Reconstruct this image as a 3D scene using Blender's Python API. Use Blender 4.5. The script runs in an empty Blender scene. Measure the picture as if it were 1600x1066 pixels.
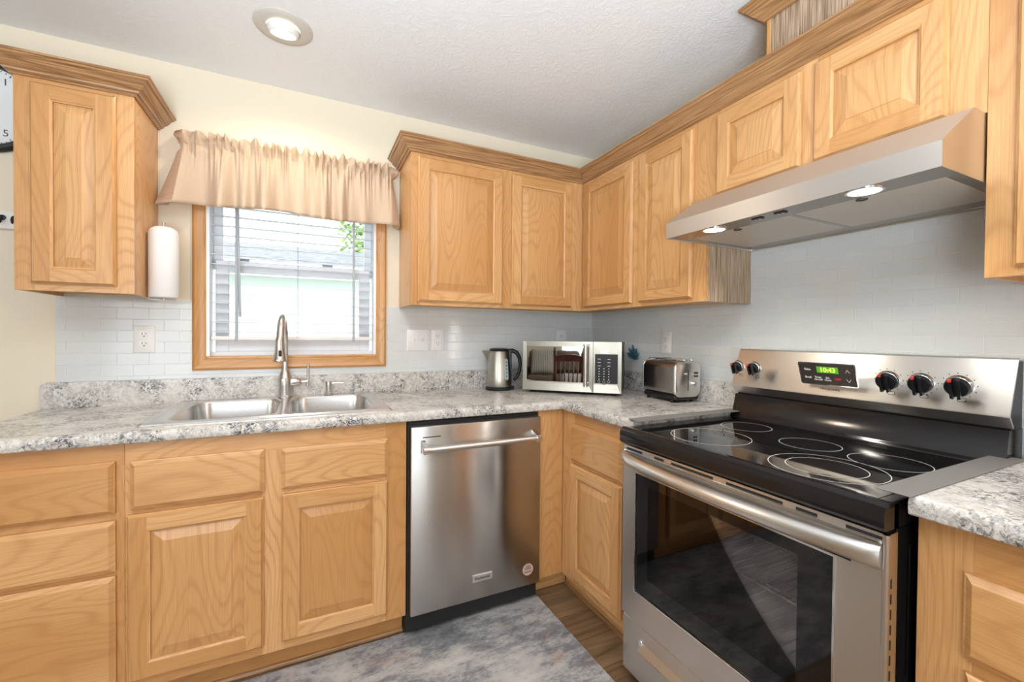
import bpy, bmesh, math, random
from mathutils import Vector, Matrix
random.seed(7)
R = math.radians
PI = math.pi
S = bpy.context.scene
COL = S.collection

# ------------------------------------------------------------------ camera
CP = Vector((-1.6839, -2.288, 1.215)); YAW, PITCH, ROLL, FPX = R(-25.6906), R(-0.7412), R(0.4657), 663.785
fw = Vector((-math.sin(YAW)*math.cos(PITCH), math.cos(YAW)*math.cos(PITCH), math.sin(PITCH)))
rt = Vector((math.cos(YAW), math.sin(YAW), 0)); up = rt.cross(fw)
r2 = rt*math.cos(ROLL) + up*math.sin(ROLL); u2 = -rt*math.sin(ROLL) + up*math.cos(ROLL)
cd = bpy.data.cameras.new('camera'); cam = bpy.data.objects.new('camera', cd); COL.objects.link(cam)
cd.sensor_width = 36; cd.lens = FPX/1600*36; cd.clip_start = .02
cam.matrix_world = Matrix(((r2.x, u2.x, -fw.x, CP.x), (r2.y, u2.y, -fw.y, CP.y), (r2.z, u2.z, -fw.z, CP.z), (0, 0, 0, 1)))
S.camera = cam
# ------------------------------------------------------------------ world, exposure, added area lamps
W = bpy.data.worlds.new('sky'); S.world = W; W.use_nodes = True
bg = W.node_tree.nodes['Background']; bg.inputs[0].default_value = (.88, .95, 1, 1); bg.inputs[1].default_value = 3.6
vs = S.view_settings; vs.view_transform = 'Standard'; vs.look = 'None'; vs.gamma = 1; vs.use_curve_mapping = False
vs.exposure = 0.14
def area(name, loc, rot, sx, sy, power, col=(1, 1, 1), shape='RECTANGLE'):
    l = bpy.data.lights.new(name, 'AREA'); l.shape = shape; l.size = sx; l.size_y = sy; l.energy = power; l.color = col
    o = bpy.data.objects.new(name, l); COL.objects.link(o); o.location = loc; o.rotation_euler = rot
    return o
area('added_patio_fill', (-3.0, -6.38, 1.1), (R(90), 0, 0), 3.0, 1.9, 18, (.94, .97, 1))  # area lamp added behind the camera, standing in for daylight
for yy in (-2.775, -2.945): area('added_side_strip', (-.02, yy, 1.35), (0, R(90), 0), 1.2, .09, 5, (1, .98, .94))  # two strip lamps added to put bright streaks in the steel
area('added_left_fill', (-6.4, -5.3, 1.4), (0, R(-90), 0), 1.3, 1.5, 45, (.95, .98, 1))  # unseen area lamp added to light the room from the left
area('added_ceiling_fill', (-2.0, -3.0, 1.0), (R(180-24), 0, R(-25)), .8, .8, 60, (.84, .93, 1)).data.spread = R(125)  # soft upward lamp added to brighten the ceiling and upper cabinets

# ------------------------------------------------------------------ materials
def newmat(name):
    m = bpy.data.materials.new(name); m.use_nodes = True
    n = m.node_tree.nodes; l = m.node_tree.links
    return m, n, l, n['Principled BSDF']
def nd(n, t, **k):
    x = n.new(t)
    for a, b in k.items():
        if a in x.bl_rna.properties: setattr(x, a, b)
        else: x.inputs[a].default_value = b
    return x
def simple(name, col, rough=.5, metal=0, spec=.5, coat=0, emit=None, es=1, trans=0):
    m, n, l, b = newmat(name)
    b.inputs['Base Color'].default_value = (*col, 1); b.inputs['Roughness'].default_value = rough
    b.inputs['Metallic'].default_value = metal; b.inputs['Specular IOR Level'].default_value = spec
    b.inputs['Coat Weight'].default_value = coat
    if emit: b.inputs['Emission Color'].default_value = (*emit, 1); b.inputs['Emission Strength'].default_value = es
    if trans: b.inputs['Transmission Weight'].default_value = trans
    return m
def ramp(n, stops):
    r = n.new('ShaderNodeValToRGB'); e = r.color_ramp.elements
    while len(e) < len(stops): e.new(.5)
    for i, (p, c) in enumerate(stops): e[i].position = p; e[i].color = (*c, 1)
    return r
def mixc(n, l, a, b, f, mode='MIX'):
    x = n.new('ShaderNodeMix'); x.data_type = 'RGBA'; x.blend_type = mode
    for s, v in ((6, a), (7, b), (0, f)):
        if hasattr(v, 'is_linked') or hasattr(v, 'links'): l.new(v, x.inputs[s])
        elif isinstance(v, tuple): x.inputs[s].default_value = (*v, 1)
        else: x.inputs[s].default_value = v
    return x.outputs[2]
def uvmap(n, l, scale, rot=(0, 0, 0)):
    t = n.new('ShaderNodeTexCoord'); m = n.new('ShaderNodeMapping'); m.inputs['Scale'].default_value = scale
    m.inputs['Rotation'].default_value = rot
    l.new(t.outputs['UV'], m.inputs[0]); return m.outputs[0]
def objmap(n, l, scale):
    t = n.new('ShaderNodeTexCoord'); m = n.new('ShaderNodeMapping'); m.inputs['Scale'].default_value = scale
    l.new(t.outputs['Object'], m.inputs[0]); return m.outputs[0]
def noise(n, l, vec, scale, detail=2, rough=.5, dist=0):
    x = n.new('ShaderNodeTexNoise'); l.new(vec, x.inputs['Vector'])
    x.inputs['Scale'].default_value = scale; x.inputs['Detail'].default_value = detail
    x.inputs['Roughness'].default_value = rough; x.inputs['Distortion'].default_value = dist
    return x.outputs[0]
def math_(n, l, op, a, b=None):
    x = n.new('ShaderNodeMath'); x.operation = op
    for i, v in enumerate((a, b)):
        if v is None: continue
        if isinstance(v, (int, float)): x.inputs[i].default_value = v
        else: l.new(v, x.inputs[i])
    return x.outputs[0]
def bump(n, l, b, h, strength=.2, dist=.002):
    x = n.new('ShaderNodeBump'); x.inputs['Strength'].default_value = strength; x.inputs['Distance'].default_value = dist
    l.new(h, x.inputs['Height']); l.new(x.outputs[0], b.inputs['Normal']); return x

def oak(name, light, mid, dark, contrast=1.0, rough=.33, ringn=15, pore=.5, cs=(1.25, 5.0)):
    m, n, l, b = newmat(name)
    contour = noise(n, l, uvmap(n, l, (cs[0], cs[1], 1)), 1.0, 1.2, .4, .2)          # growth rings as contours of a field stretched along the grain
    s = math_(n, l, 'SINE', math_(n, l, 'MULTIPLY', contour, ringn*2*PI))
    s = math_(n, l, 'ADD', math_(n, l, 'MULTIPLY', s, .5), .5)
    s = math_(n, l, 'POWER', s, 4.0)
    fine = noise(n, l, uvmap(n, l, (6, 420, 1)), 1.0, 2, .6)
    tone = noise(n, l, uvmap(n, l, (.35, 2.0, 1)), 1.0, 1, .5)
    blot = noise(n, l, uvmap(n, l, (1.6, 16, 1)), 1.0, 2, .5)
    base = ramp(n, [(.38, mid), (.62, light)]); l.new(tone, base.inputs[0])
    c = mixc(n, l, base.outputs[0], dark, math_(n, l, 'MULTIPLY', s, math_(n, l, 'MULTIPLY', blot, .8*contrast)))
    fr = ramp(n, [(.42, (0, 0, 0)), (.70, (1, 1, 1))]); l.new(fine, fr.inputs[0])
    c = mixc(n, l, c, dark, math_(n, l, 'MULTIPLY', fr.outputs[0], pore*contrast))
    l.new(c, b.inputs['Base Color'])
    b.inputs['Roughness'].default_value = rough; b.inputs['Coat Weight'].default_value = .25; b.inputs['Coat Roughness'].default_value = .18
    bump(n, l, b, fine, .08, .001)
    return m
M = {}
M['oak'] = oak('honey_oak', (.74, .43, .188), (.585, .30, .105), (.40, .17, .05), .78, ringn=25)
M['oak_dark'] = oak('brown_grained_oak', (.60, .45, .31), (.50, .35, .22), (.13, .07, .035), 1.3, .45, 34, .9, (.22, 9))
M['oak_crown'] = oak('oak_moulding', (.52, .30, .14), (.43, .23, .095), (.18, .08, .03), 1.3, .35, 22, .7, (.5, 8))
M['shadow_wood'] = simple('cabinet_interior', (.45, .30, .17), .6)

def paint(name, col, bs=.06, sc=160, rough=.6):
    m, n, l, b = newmat(name); b.inputs['Base Color'].default_value = (*col, 1); b.inputs['Roughness'].default_value = rough
    bump(n, l, b, noise(n, l, objmap(n, l, (1, 1, 1)), sc, 3), bs, .002); return m
M['wall'] = paint('cream_wall_paint', (.80, .73, .585))
m, n, l, b = newmat('brushed_plaster_ceiling'); M['ceiling'] = m
b.inputs['Base Color'].default_value = (.86, .885, .91, 1); b.inputs['Roughness'].default_value = .75
v = objmap(n, l, (1, 1, 1)); a1 = noise(n, l, v, 9, 2, .5, 3.5)
vv = n.new('ShaderNodeVectorMath'); vv.operation = 'ADD'; l.new(v, vv.inputs[0])
sc = n.new('ShaderNodeVectorMath'); sc.operation = 'SCALE'; sc.inputs['Scale'].default_value = .25
nz = n.new('ShaderNodeTexNoise'); nz.inputs['Scale'].default_value = 7; l.new(v, nz.inputs['Vector']); l.new(nz.outputs[1], sc.inputs[0]); l.new(sc.outputs[0], vv.inputs[1])
a2 = noise(n, l, vv.outputs[0], 34, 4, .62, 1.2)
rr = ramp(n, [(.42, (0, 0, 0)), (.62, (1, 1, 1))]); l.new(a2, rr.inputs[0])
bump(n, l, b, rr.outputs[0], .28, .004)

def tile_mat():
    m, n, l, b = newmat('pale_grey_subway_tile')
    br = n.new('ShaderNodeTexBrick'); l.new(uvmap(n, l, (1, 1, 1)), br.inputs['Vector'])
    br.inputs['Scale'].default_value = 1; br.inputs['Brick Width'].default_value = .104; br.inputs['Row Height'].default_value = .0475
    br.inputs['Mortar Size'].default_value = .0015; br.inputs['Mortar Smooth'].default_value = .6
    br.inputs['Color1'].default_value = (.67, .71, .725, 1); br.inputs['Color2'].default_value = (.69, .725, .735, 1); br.inputs['Mortar'].default_value = (.80, .80, .78, 1)
    l.new(br.outputs[0], b.inputs['Base Color'])
    rf = ramp(n, [(0, (.09,)*3), (1, (.6,)*3)]); l.new(br.outputs[1], rf.inputs[0]); l.new(rf.outputs[0], b.inputs['Roughness'])
    h = math_(n, l, 'SUBTRACT', math_(n, l, 'MULTIPLY', noise(n, l, uvmap(n, l, (14, 25, 1)), 1, 1), .25), br.outputs[1])
    bump(n, l, b, h, .5, .0025); return m
M['tile'] = tile_mat()

m, n, l, b = newmat('speckled_grey_laminate'); M['granite'] = m
v = objmap(n, l, (1, 1, 1))
big = noise(n, l, v, 9, 4, .6, .8); med = noise(n, l, v, 52, 4, .62, 1.0); fin = noise(n, l, v, 150, 3, .65, .6)
vr = n.new('ShaderNodeTexVoronoi'); vr.inputs['Scale'].default_value = 120; l.new(v, vr.inputs['Vector'])
c0 = ramp(n, [(.38, (.71, .70, .68)), (.62, (.55, .51, .45))]); l.new(med, c0.inputs[0])
m2 = ramp(n, [(.43, (.08,)*3), (.63, (1, 1, 1))]); l.new(big, m2.inputs[0])
m1 = ramp(n, [(.47, (0, 0, 0)), (.56, (1, 1, 1))]); l.new(noise(n, l, v, 62, 5, .7, 1.2), m1.inputs[0])
m3 = ramp(n, [(.54, (0, 0, 0)), (.60, (1, 1, 1))]); l.new(noise(n, l, v, 115, 3, .62, .8), m3.inputs[0])
m4 = ramp(n, [(.55, (0, 0, 0)), (.63, (1, 1, 1))]); l.new(noise(n, l, v, 88, 3, .6, 1), m4.inputs[0])
c = mixc(n, l, c0.outputs[0], (.78, .78, .76), math_(n, l, 'MULTIPLY', m4.outputs[0], .8))
c = mixc(n, l, c, (.15, .155, .175), math_(n, l, 'MULTIPLY', math_(n, l, 'MULTIPLY', m1.outputs[0], m2.outputs[0]), .78))
c = mixc(n, l, c, (.03, .035, .05), math_(n, l, 'MULTIPLY', math_(n, l, 'MULTIPLY', m3.outputs[0], m2.outputs[0]), .92))
l.new(c, b.inputs['Base Color']); b.inputs['Roughness'].default_value = .24; b.inputs['Specular IOR Level'].default_value = .5

def steel(name, col=(.60, .585, .565), rough=.36, aniso=.9, rot=0.25, grain=(2, 900, 1)):
    m, n, l, b = newmat(name); b.inputs['Metallic'].default_value = 1; b.inputs['Base Color'].default_value = (*col, 1)
    b.inputs['Roughness'].default_value = rough
    b.inputs['Anisotropic'].default_value = aniso; b.inputs['Anisotropic Rotation'].default_value = rot
    t = n.new('ShaderNodeTangent'); t.direction_type = 'UV_MAP'; t.uv_map = 'UVMap'; l.new(t.outputs[0], b.inputs['Tangent'])
    return m
M['steel'] = steel('brushed_stainless_steel', (.49, .465, .44), .27, .95)
M['steel_range'] = steel('range_brushed_steel', (.68, .65, .62), .31, .93)
M['steel_lite'] = steel('bright_brushed_steel', (.74, .73, .71), .30, .75)
M['steel_hood'] = steel('hood_brushed_steel', (.70, .69, .68), .40, .7)
M['steel_mw'] = steel('warm_microwave_steel', (.44, .43, .38), .30, .6)
M['steel_sink'] = steel('satin_sink_steel', (.72, .72, .72), .24, .3)
M['nickel'] = simple('brushed_nickel', (.62, .60, .575), .23, 1)
M['chrome'] = simple('polished_chrome', (.80, .81, .83), .10, 1)
M['mirror_glass'] = simple('dark_mirror_glass', (.50, .50, .50), .02, 1)
M['black_gloss'] = simple('glossy_black_enamel', (.010, .009, .010), .12, 0, .4)
M['black_glass'] = simple('black_ceramic_glass', (.006, .006, .007), .03, 0, .6)
M['black_plastic'] = simple('black_plastic', (.014, .014, .016), .32, 0, .35)
M['black_matte'] = simple('matte_black', (.012, .012, .013), .6)
M['grey_silicone'] = simple('grey_silicone', (.19, .185, .18), .6)
M['white_plastic'] = simple('white_plastic', (.84, .84, .84), .32)
M['white_vinyl'] = simple('white_vinyl', (.88, .91, .95), .4)
M['white_enamel'] = simple('white_trim_enamel', (.83, .82, .79), .45)
M['beige_trim'] = simple('beige_lamp_trim', (.60, .58, .53), .5)
M['tape'] = simple('blue_grey_tape', (.42, .46, .51), .6)
M['slat'] = simple('painted_slat', (.70, .73, .77), .4)
M['mark_white'] = simple('white_print', (.85, .85, .85), .5)
M['mark_dark'] = simple('dark_print', (.05, .05, .055), .5)
M['mark_red'] = simple('red_print', (.75, .06, .05), .4)
M['mark_ring'] = simple('grey_burner_print', (.62, .62, .60), .35)
M['copper_print'] = simple('copper_sticker', (.62, .42, .34), .4)
M['filter'] = simple('aluminium_mesh_filter', (.60, .54, .47), .42, .35)
M['lamp_lens'] = simple('lit_lamp_lens', (1, 1, 1), .4, emit=(1, .86, .62), es=4)
M['hood_lens'] = simple('lit_hood_lamp', (1, 1, 1), .4, emit=(1, .95, .85), es=3)
M['lcd_green'] = simple('lit_green_display', (.05, .12, .02), .4, emit=(.20, .75, .04), es=.45)
M['lcd_digit'] = simple('lit_green_digits', (.5, .9, .1), .4, emit=(.75, 1, .15), es=1.1)
M['lcd_pale'] = simple('pale_display', (.75, .76, .80), .3, emit=(.8, .85, 1), es=.25)
M['dark_panel'] = simple('dark_control_panel', (.055, .045, .042), .22)
M['blue_glass'] = simple('blue_glass', (.16, .42, .58), .08, 0, .5, .2, trans=.75)
M['water_gauge'] = simple('pale_gauge', (.42, .50, .55), .25)
M['paper'] = paint('white_paper_towel', (.86, .86, .87), .25, 220, .85)
M['oven_cavity'] = simple('grey_oven_enamel', (.74, .74, .75), .3, 0, .5)
M['oven_wire'] = simple('oven_rack_wire', (.65, .64, .62), .25, 1)
M['hook_board'] = simple('white_hook_board', (.82, .82, .80), .5)
M['clock_face'] = simple('white_clock_face', (.80, .82, .84), .5)

def glass(name, tint=(1, 1, 1), refl=1.0):
    m, n, l, b = newmat(name); n.remove(b)
    o = n['Material Output']; t = n.new('ShaderNodeBsdfTransparent'); t.inputs[0].default_value = (*tint, 1)
    g = n.new('ShaderNodeBsdfGlossy'); g.inputs['Roughness'].default_value = .01
    f = n.new('ShaderNodeFresnel'); f.inputs[0].default_value = 1.45
    mx = n.new('ShaderNodeMixShader'); l.new(math_(n, l, 'MULTIPLY', f.outputs[0], refl), mx.inputs[0]); l.new(t.outputs[0], mx.inputs[1]); l.new(g.outputs[0], mx.inputs[2])
    l.new(mx.outputs[0], o.inputs[0]); return m
M['glass'] = glass('clear_window_glass')
M['oven_glass'] = glass('tinted_oven_glass', (.80, .79, .79), 1.3)

m, n, l, b = newmat('tan_woven_cotton'); M['fabric'] = m
v = uvmap(n, l, (1, 1, 1)); wv = noise(n, l, uvmap(n, l, (700, 180, 1)), 1, 2); w2 = noise(n, l, uvmap(n, l, (150, 800, 1)), 1, 2)
cc = ramp(n, [(.35, (.74, .59, .45)), (.65, (.87, .745, .60))]); l.new(math_(n, l, 'MULTIPLY', math_(n, l, 'ADD', wv, w2), .5), cc.inputs[0])
l.new(cc.outputs[0], b.inputs['Base Color']); b.inputs['Roughness'].default_value = .85
tr = n.new('ShaderNodeBsdfTranslucent'); l.new(cc.outputs[0], tr.inputs[0]); mx = n.new('ShaderNodeMixShader'); mx.inputs[0].default_value = .42
l.new(b.outputs[0], mx.inputs[1]); l.new(tr.outputs[0], mx.inputs[2]); l.new(mx.outputs[0], n['Material Output'].inputs[0])

m, n, l, b = newmat('brown_vinyl_plank'); M['floor'] = m
br = n.new('ShaderNodeTexBrick'); l.new(objmap(n, l, (1, 1, 1)), br.inputs['Vector']); br.inputs['Scale'].default_value = 1
br.inputs['Brick Width'].default_value = 1.1; br.inputs['Row Height'].default_value = .15; br.inputs['Mortar Size'].default_value = .0012; br.offset = .37
br.inputs['Color1'].default_value = (.25, .15, .08, 1); br.inputs['Color2'].default_value = (.35, .225, .125, 1); br.inputs['Mortar'].default_value = (.06, .035, .02, 1)
g = noise(n, l, objmap(n, l, (2.5, 34, 1)), 1, 4, .6, .6); gr = ramp(n, [(.3, (.35,)*3), (.75, (1.15,)*3)]); l.new(g, gr.inputs[0])
c = mixc(n, l, br.outputs[0], gr.outputs[0], 1.0, 'MULTIPLY'); l.new(c, b.inputs['Base Color']); b.inputs['Roughness'].default_value = .34
bump(n, l, b, br.outputs[1], -.3, .001)

m, n, l, b = newmat('distressed_grey_rug'); M['rug'] = m
v = objmap(n, l, (1.0, 1.7, 1)); a = noise(n, l, v, 2.6, 8, .74, .35); a2 = noise(n, l, objmap(n, l, (60, 150, 1)), 1, 3, .7); a3 = noise(n, l, objmap(n, l, (9, 26, 1)), 1, 4, .7)
mixv = math_(n, l, 'ADD', math_(n, l, 'MULTIPLY', a, .62), math_(n, l, 'ADD', math_(n, l, 'MULTIPLY', a2, .16), math_(n, l, 'MULTIPLY', a3, .22)))
cr = ramp(n, [(.37, (.10, .105, .12)), (.465, (.235, .24, .255)), (.515, (.41, .405, .40)), (.60, (.55, .535, .515))]); l.new(mixv, cr.inputs[0])
pk = ramp(n, [(.57, (0, 0, 0)), (.68, (1, 1, 1))]); l.new(noise(n, l, objmap(n, l, (1, 1.6, 1)), 7, 5, .65, 1), pk.inputs[0])
c = mixc(n, l, cr.outputs[0], (.56, .36, .27), math_(n, l, 'MULTIPLY', pk.outputs[0], .4)); l.new(c, b.inputs['Base Color']); b.inputs['Roughness'].default_value = .9
bump(n, l, b, a2, .35, .003)

m, n, l, b = newmat('white_siding'); M['siding'] = m
b.inputs['Base Color'].default_value = (.80, .86, .92, 1); b.inputs['Roughness'].default_value = .6
wv = n.new('ShaderNodeTexWave'); wv.wave_type = 'BANDS'; wv.bands_direction = 'Z'; wv.wave_profile = 'SAW'; wv.inputs['Scale'].default_value = 2.6
l.new(objmap(n, l, (1, 1, 1)), wv.inputs['Vector']); bump(n, l, b, wv.outputs[1], .6, .02)
m, n, l, b = newmat('grey_shingles'); M['shingle'] = m
sr = ramp(n, [(.4, (.02, .022, .028)), (.6, (.20, .21, .23))]); l.new(noise(n, l, objmap(n, l, (3, 9, 9)), 3, 4, .7), sr.inputs[0]); l.new(sr.outputs[0], b.inputs['Base Color'])
m, n, l, b = newmat('green_leaves'); M['leaf'] = m
sr = ramp(n, [(.35, (.10, .22, .05)), (.65, (.32, .48, .14))]); l.new(noise(n, l, objmap(n, l, (1, 1, 1)), 3, 2), sr.inputs[0]); l.new(sr.outputs[0], b.inputs['Base Color'])
M['bark'] = paint('tree_bark', (.16, .11, .07), .5, 30, .9)
M['grass'] = paint('lawn', (.20, .30, .10), .5, 20, .9)
M['cherry'] = simple('dark_cherry_wood', (.085, .022, .014), .25, 0, .5, .3)
M['sofa'] = paint('brown_suede', (.22, .16, .115), .3, 90, .9)
M['throw'] = paint('cream_throw', (.72, .71, .66), .5, 120, .95)
m, n, l, b = newmat('striped_pillow'); M['stripe'] = m
wv = n.new('ShaderNodeTexWave'); wv.inputs['Scale'].default_value = 9; wv.inputs['Distortion'].default_value = 1.5; wv.bands_direction = 'X'
l.new(objmap(n, l, (1, 1, 1)), wv.inputs['Vector']); sr = ramp(n, [(.3, (.35, .38, .33)), (.7, (.78, .76, .70))]); l.new(wv.outputs[0], sr.inputs[0]); l.new(sr.outputs[0], b.inputs['Base Color'])

# ------------------------------------------------------------------ mesh helpers
class MB:
    def __init__(s): s.v = []; s.f = []; s.uv = []
    def add(s, vs, fs, g='z', off=None, m=None):
        gi = 'xyz'.index(g); k = len(s.v)
        vs = [Vector(p) for p in vs]
        if off is None: off = (random.uniform(0, 40), random.uniform(0, 40))
        for f in fs:
            nrm = Vector((0, 0, 0))
            for i in range(len(f)):
                a, b = vs[f[i]], vs[f[(i+1) % len(f)]]
                nrm += a.cross(b)
            ab = [abs(c) for c in nrm]; d = ab.index(max(ab))
            if d != gi:
                o = 3 - d - gi; s.uv.append([(vs[i][gi]+off[0], vs[i][o]+off[1]) for i in f])
            else:
                o1, o2 = [q for q in range(3) if q != d]; s.uv.append([(vs[i][o1]*.6+off[0], vs[i][o2]+off[1]) for i in f])
            s.f.append([i+k for i in f])
        s.v += [(m @ p if m else p) for p in vs]
        return s
    def box(s, x0, x1, y0, y1, z0, z1, g='z', bev=0, seg=1, off=None, m=None):
        x0, x1 = min(x0, x1), max(x0, x1); y0, y1 = min(y0, y1), max(y0, y1); z0, z1 = min(z0, z1), max(z0, z1)
        bm = bmesh.new(); bmesh.ops.create_cube(bm, size=1)
        for v in bm.verts: v.co = Vector((x0+(v.co.x+.5)*(x1-x0), y0+(v.co.y+.5)*(y1-y0), z0+(v.co.z+.5)*(z1-z0)))
        if bev: bmesh.ops.bevel(bm, geom=bm.edges[:], offset=bev, segments=seg, affect='EDGES', profile=.5)
        s.frombm(bm, g, off, m); return s
    def frombm(s, bm, g='z', off=None, m=None):
        bm.verts.index_update()
        s.add([v.co.copy() for v in bm.verts], [[v.index for v in f.verts] for f in bm.faces], g, off, m); bm.free(); return s
    def loft(s, rings, g='z', close=True, cap0=False, cap1=False, off=None, m=None, wrap=False):
        nn = len(rings[0]); vs = [p for r in rings for p in r]; fs = []
        ni = len(rings) if wrap else len(rings)-1
        for i in range(ni):
            j = (i+1) % len(rings)
            for k in range(nn if close else nn-1):
                fs.append([i*nn+k, i*nn+(k+1) % nn, j*nn+(k+1) % nn, j*nn+k])
        if cap0: fs.append(list(range(nn))[::-1])
        if cap1: fs.append([(len(rings)-1)*nn+k for k in range(nn)])
        return s.add(vs, fs, g, off, m)
    def prism(s, poly, axis, a0, a1, g='z', off=None, m=None, a1poly=None):
        def P(p, a): return {'x': (a, p[0], p[1]), 'y': (p[0], a, p[1]), 'z': (p[0], p[1], a)}[axis]
        return s.loft([[P(p, a0) for p in poly], [P(p, a1) for p in (a1poly or poly)]], g, True, True, True, off, m)
    def lathe(s, prof, c=(0, 0, 0), n=32, axis='z', caps=True, g='z', m=None, off=None):
        rings = []
        for r, h in prof:
            ring = []
            for k in range(n):
                a = 2*PI*k/n; x, y = r*math.cos(a), r*math.sin(a)
                p = {'z': (x, y, h), 'y': (x, h, y), 'x': (h, x, y)}[axis]
                ring.append((p[0]+c[0], p[1]+c[1], p[2]+c[2]))
            rings.append(ring)
        return s.loft(rings, g, True, caps, caps, off, m)
    def tube(s, pts, rad, n=12, caps=True, m=None, g='z', flat=1.0):
        pts = [Vector(p) for p in pts]; rings = []; prev = None
        for i, p in enumerate(pts):
            t = (pts[min(i+1, len(pts)-1)] - pts[max(i-1, 0)]).normalized()
            if prev is None:
                a = Vector((0, 0, 1)) if abs(t.z) < .9 else Vector((1, 0, 0)); u = t.cross(a).normalized()
            else: u = (prev - t*prev.dot(t)).normalized()
            prev = u; w = t.cross(u); r = rad[i] if isinstance(rad, (list, tuple)) else rad
            rings.append([p + u*r*math.cos(2*PI*k/n) + w*r*flat*math.sin(2*PI*k/n) for k in range(n)])
        return s.loft(rings, g, True, caps, caps, None, m)
    def ring(s, c, ri, ro, z, n=64, sx=1, sy=1):
        a = [(c[0]+ri*math.cos(2*PI*k/n)*sx, c[1]+ri*math.sin(2*PI*k/n)*sy, z) for k in range(n)]
        b = [(c[0]+ro*math.cos(2*PI*k/n)*sx, c[1]+ro*math.sin(2*PI*k/n)*sy, z) for k in range(n)]
        return s.loft([a, b])
    def text(s, body, size, x, z, y, m=None, ext=.0003, align='CENTER', bold=0, xs=1.0):
        c = bpy.data.curves.new('t', 'FONT'); c.body = body; c.size = size; c.align_x = align; c.align_y = 'CENTER'; c.extrude = ext; c.offset = bold; c.resolution_u = 3
        o = bpy.data.objects.new('t', c); me = bpy.data.meshes.new_from_object(o)
        vs = [(x+v.co.x*xs, y-v.co.z, z+v.co.y) for v in me.vertices]
        s.add(vs, [list(p.vertices) for p in me.polygons], 'x', None, m)
        bpy.data.objects.remove(o); bpy.data.curves.remove(c); bpy.data.meshes.remove(me); return s
    def build(s, name, mat, parent=None, angle=32):
        me = bpy.data.meshes.new(name); me.from_pydata([tuple(p) for p in s.v], [], s.f)
        uvl = me.uv_layers.new(name='UVMap'); i = 0
        for f in s.uv:
            for q in f: uvl.data[i].uv = q; i += 1
        bm = bmesh.new(); bm.from_mesh(me); bmesh.ops.recalc_face_normals(bm, faces=bm.faces[:]); bm.to_mesh(me); bm.free()
        me.polygons.foreach_set('use_smooth', [True]*len(me.polygons)); me.set_sharp_from_angle(angle=R(angle))
        me.materials.append(M[mat] if isinstance(mat, str) else mat)
        o = bpy.data.objects.new(name, me); COL.objects.link(o)
        if parent: o.parent = parent
        return o
def rrect(w, h, r, n=6, cx=0, cy=0):
    pts = []
    for (sx, sy, a0) in ((1, 1, 0), (-1, 1, 90), (-1, -1, 180), (1, -1, 270)):
        for k in range(n+1):
            a = R(a0 + 90*k/n); pts.append((cx+sx*(w/2-r)+r*math.cos(a), cy+sy*(h/2-r)+r*math.sin(a)))
    return pts
def thing(name, label, cat, loc=(0, 0, 0), rz=0, group=None):
    o = bpy.data.objects.new(name, None); COL.objects.link(o); o.location = loc; o.rotation_euler = (0, 0, rz); o.empty_display_size = .1
    return tag(o, label, cat, group)
def tag(o, label, cat, group=None, kind=None):
    o['label'] = label; o['category'] = cat
    if group: o['group'] = group
    if kind: o['kind'] = kind
    return o
def struct(o, label=None, cat=None):
    o['kind'] = 'structure'
    if label: o['label'] = label
    if cat: o['category'] = cat
    return o
def copy_tree(o, parent=None):
    c = o.copy(); COL.objects.link(c)
    if parent: c.parent = parent
    for ch in list(o.children): copy_tree(ch, c)
    return c

# ------------------------------------------------------------------ room shell
XL, YF, HC, T = -6.5, -6.5, 2.37, .12
WX0, WX1, WZ0, WZ1 = -2.088, -1.367, 1.100, 1.935            # kitchen window opening
b = MB()
b.box(XL, WX0, 0, T, 0, HC).box(WX1, T, 0, T, 0, HC).box(WX0, WX1, 0, T, 0, WZ0).box(WX0, WX1, 0, T, WZ1, HC)
struct(b.build('wall_back', 'wall'), 'cream painted wall with the window over the sink', 'wall')
b = MB(); b.box(0, T, YF, -3.03, 0, HC).box(0, T, -2.69, 0, 0, HC).box(0, T, -3.03, -2.69, 0, .70).box(0, T, -3.03, -2.69, 2.0, HC)
struct(b.build('wall_right', 'wall'), 'cream painted wall behind the range', 'wall')
b = MB(); b.box(XL-T, XL, YF, -6.1, 0, HC).box(XL-T, XL, -4.5, 0, 0, HC).box(XL-T, XL, -6.1, -4.5, 0, .75).box(XL-T, XL, -6.1, -4.5, 2.05, HC)
struct(b.build('wall_left', 'wall'), 'cream painted living room wall', 'wall')
b = MB(); b.box(XL, -4.5, YF-T, YF, 0, HC).box(-1.5, 0, YF-T, YF, 0, HC).box(-4.5, -1.5, YF-T, YF, 2.08, HC)
struct(b.build('wall_front', 'wall'), 'cream painted wall with the added patio door', 'wall')
struct(MB().box(XL-T, T, YF-T, T, -.1, 0).build('floor', 'floor'), 'brown wood look plank floor', 'floor')
struct(MB().box(XL-T, T, YF-T, T, HC, HC+.1).build('ceiling', 'ceiling'), 'white brushed texture ceiling', 'ceiling')

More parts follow.
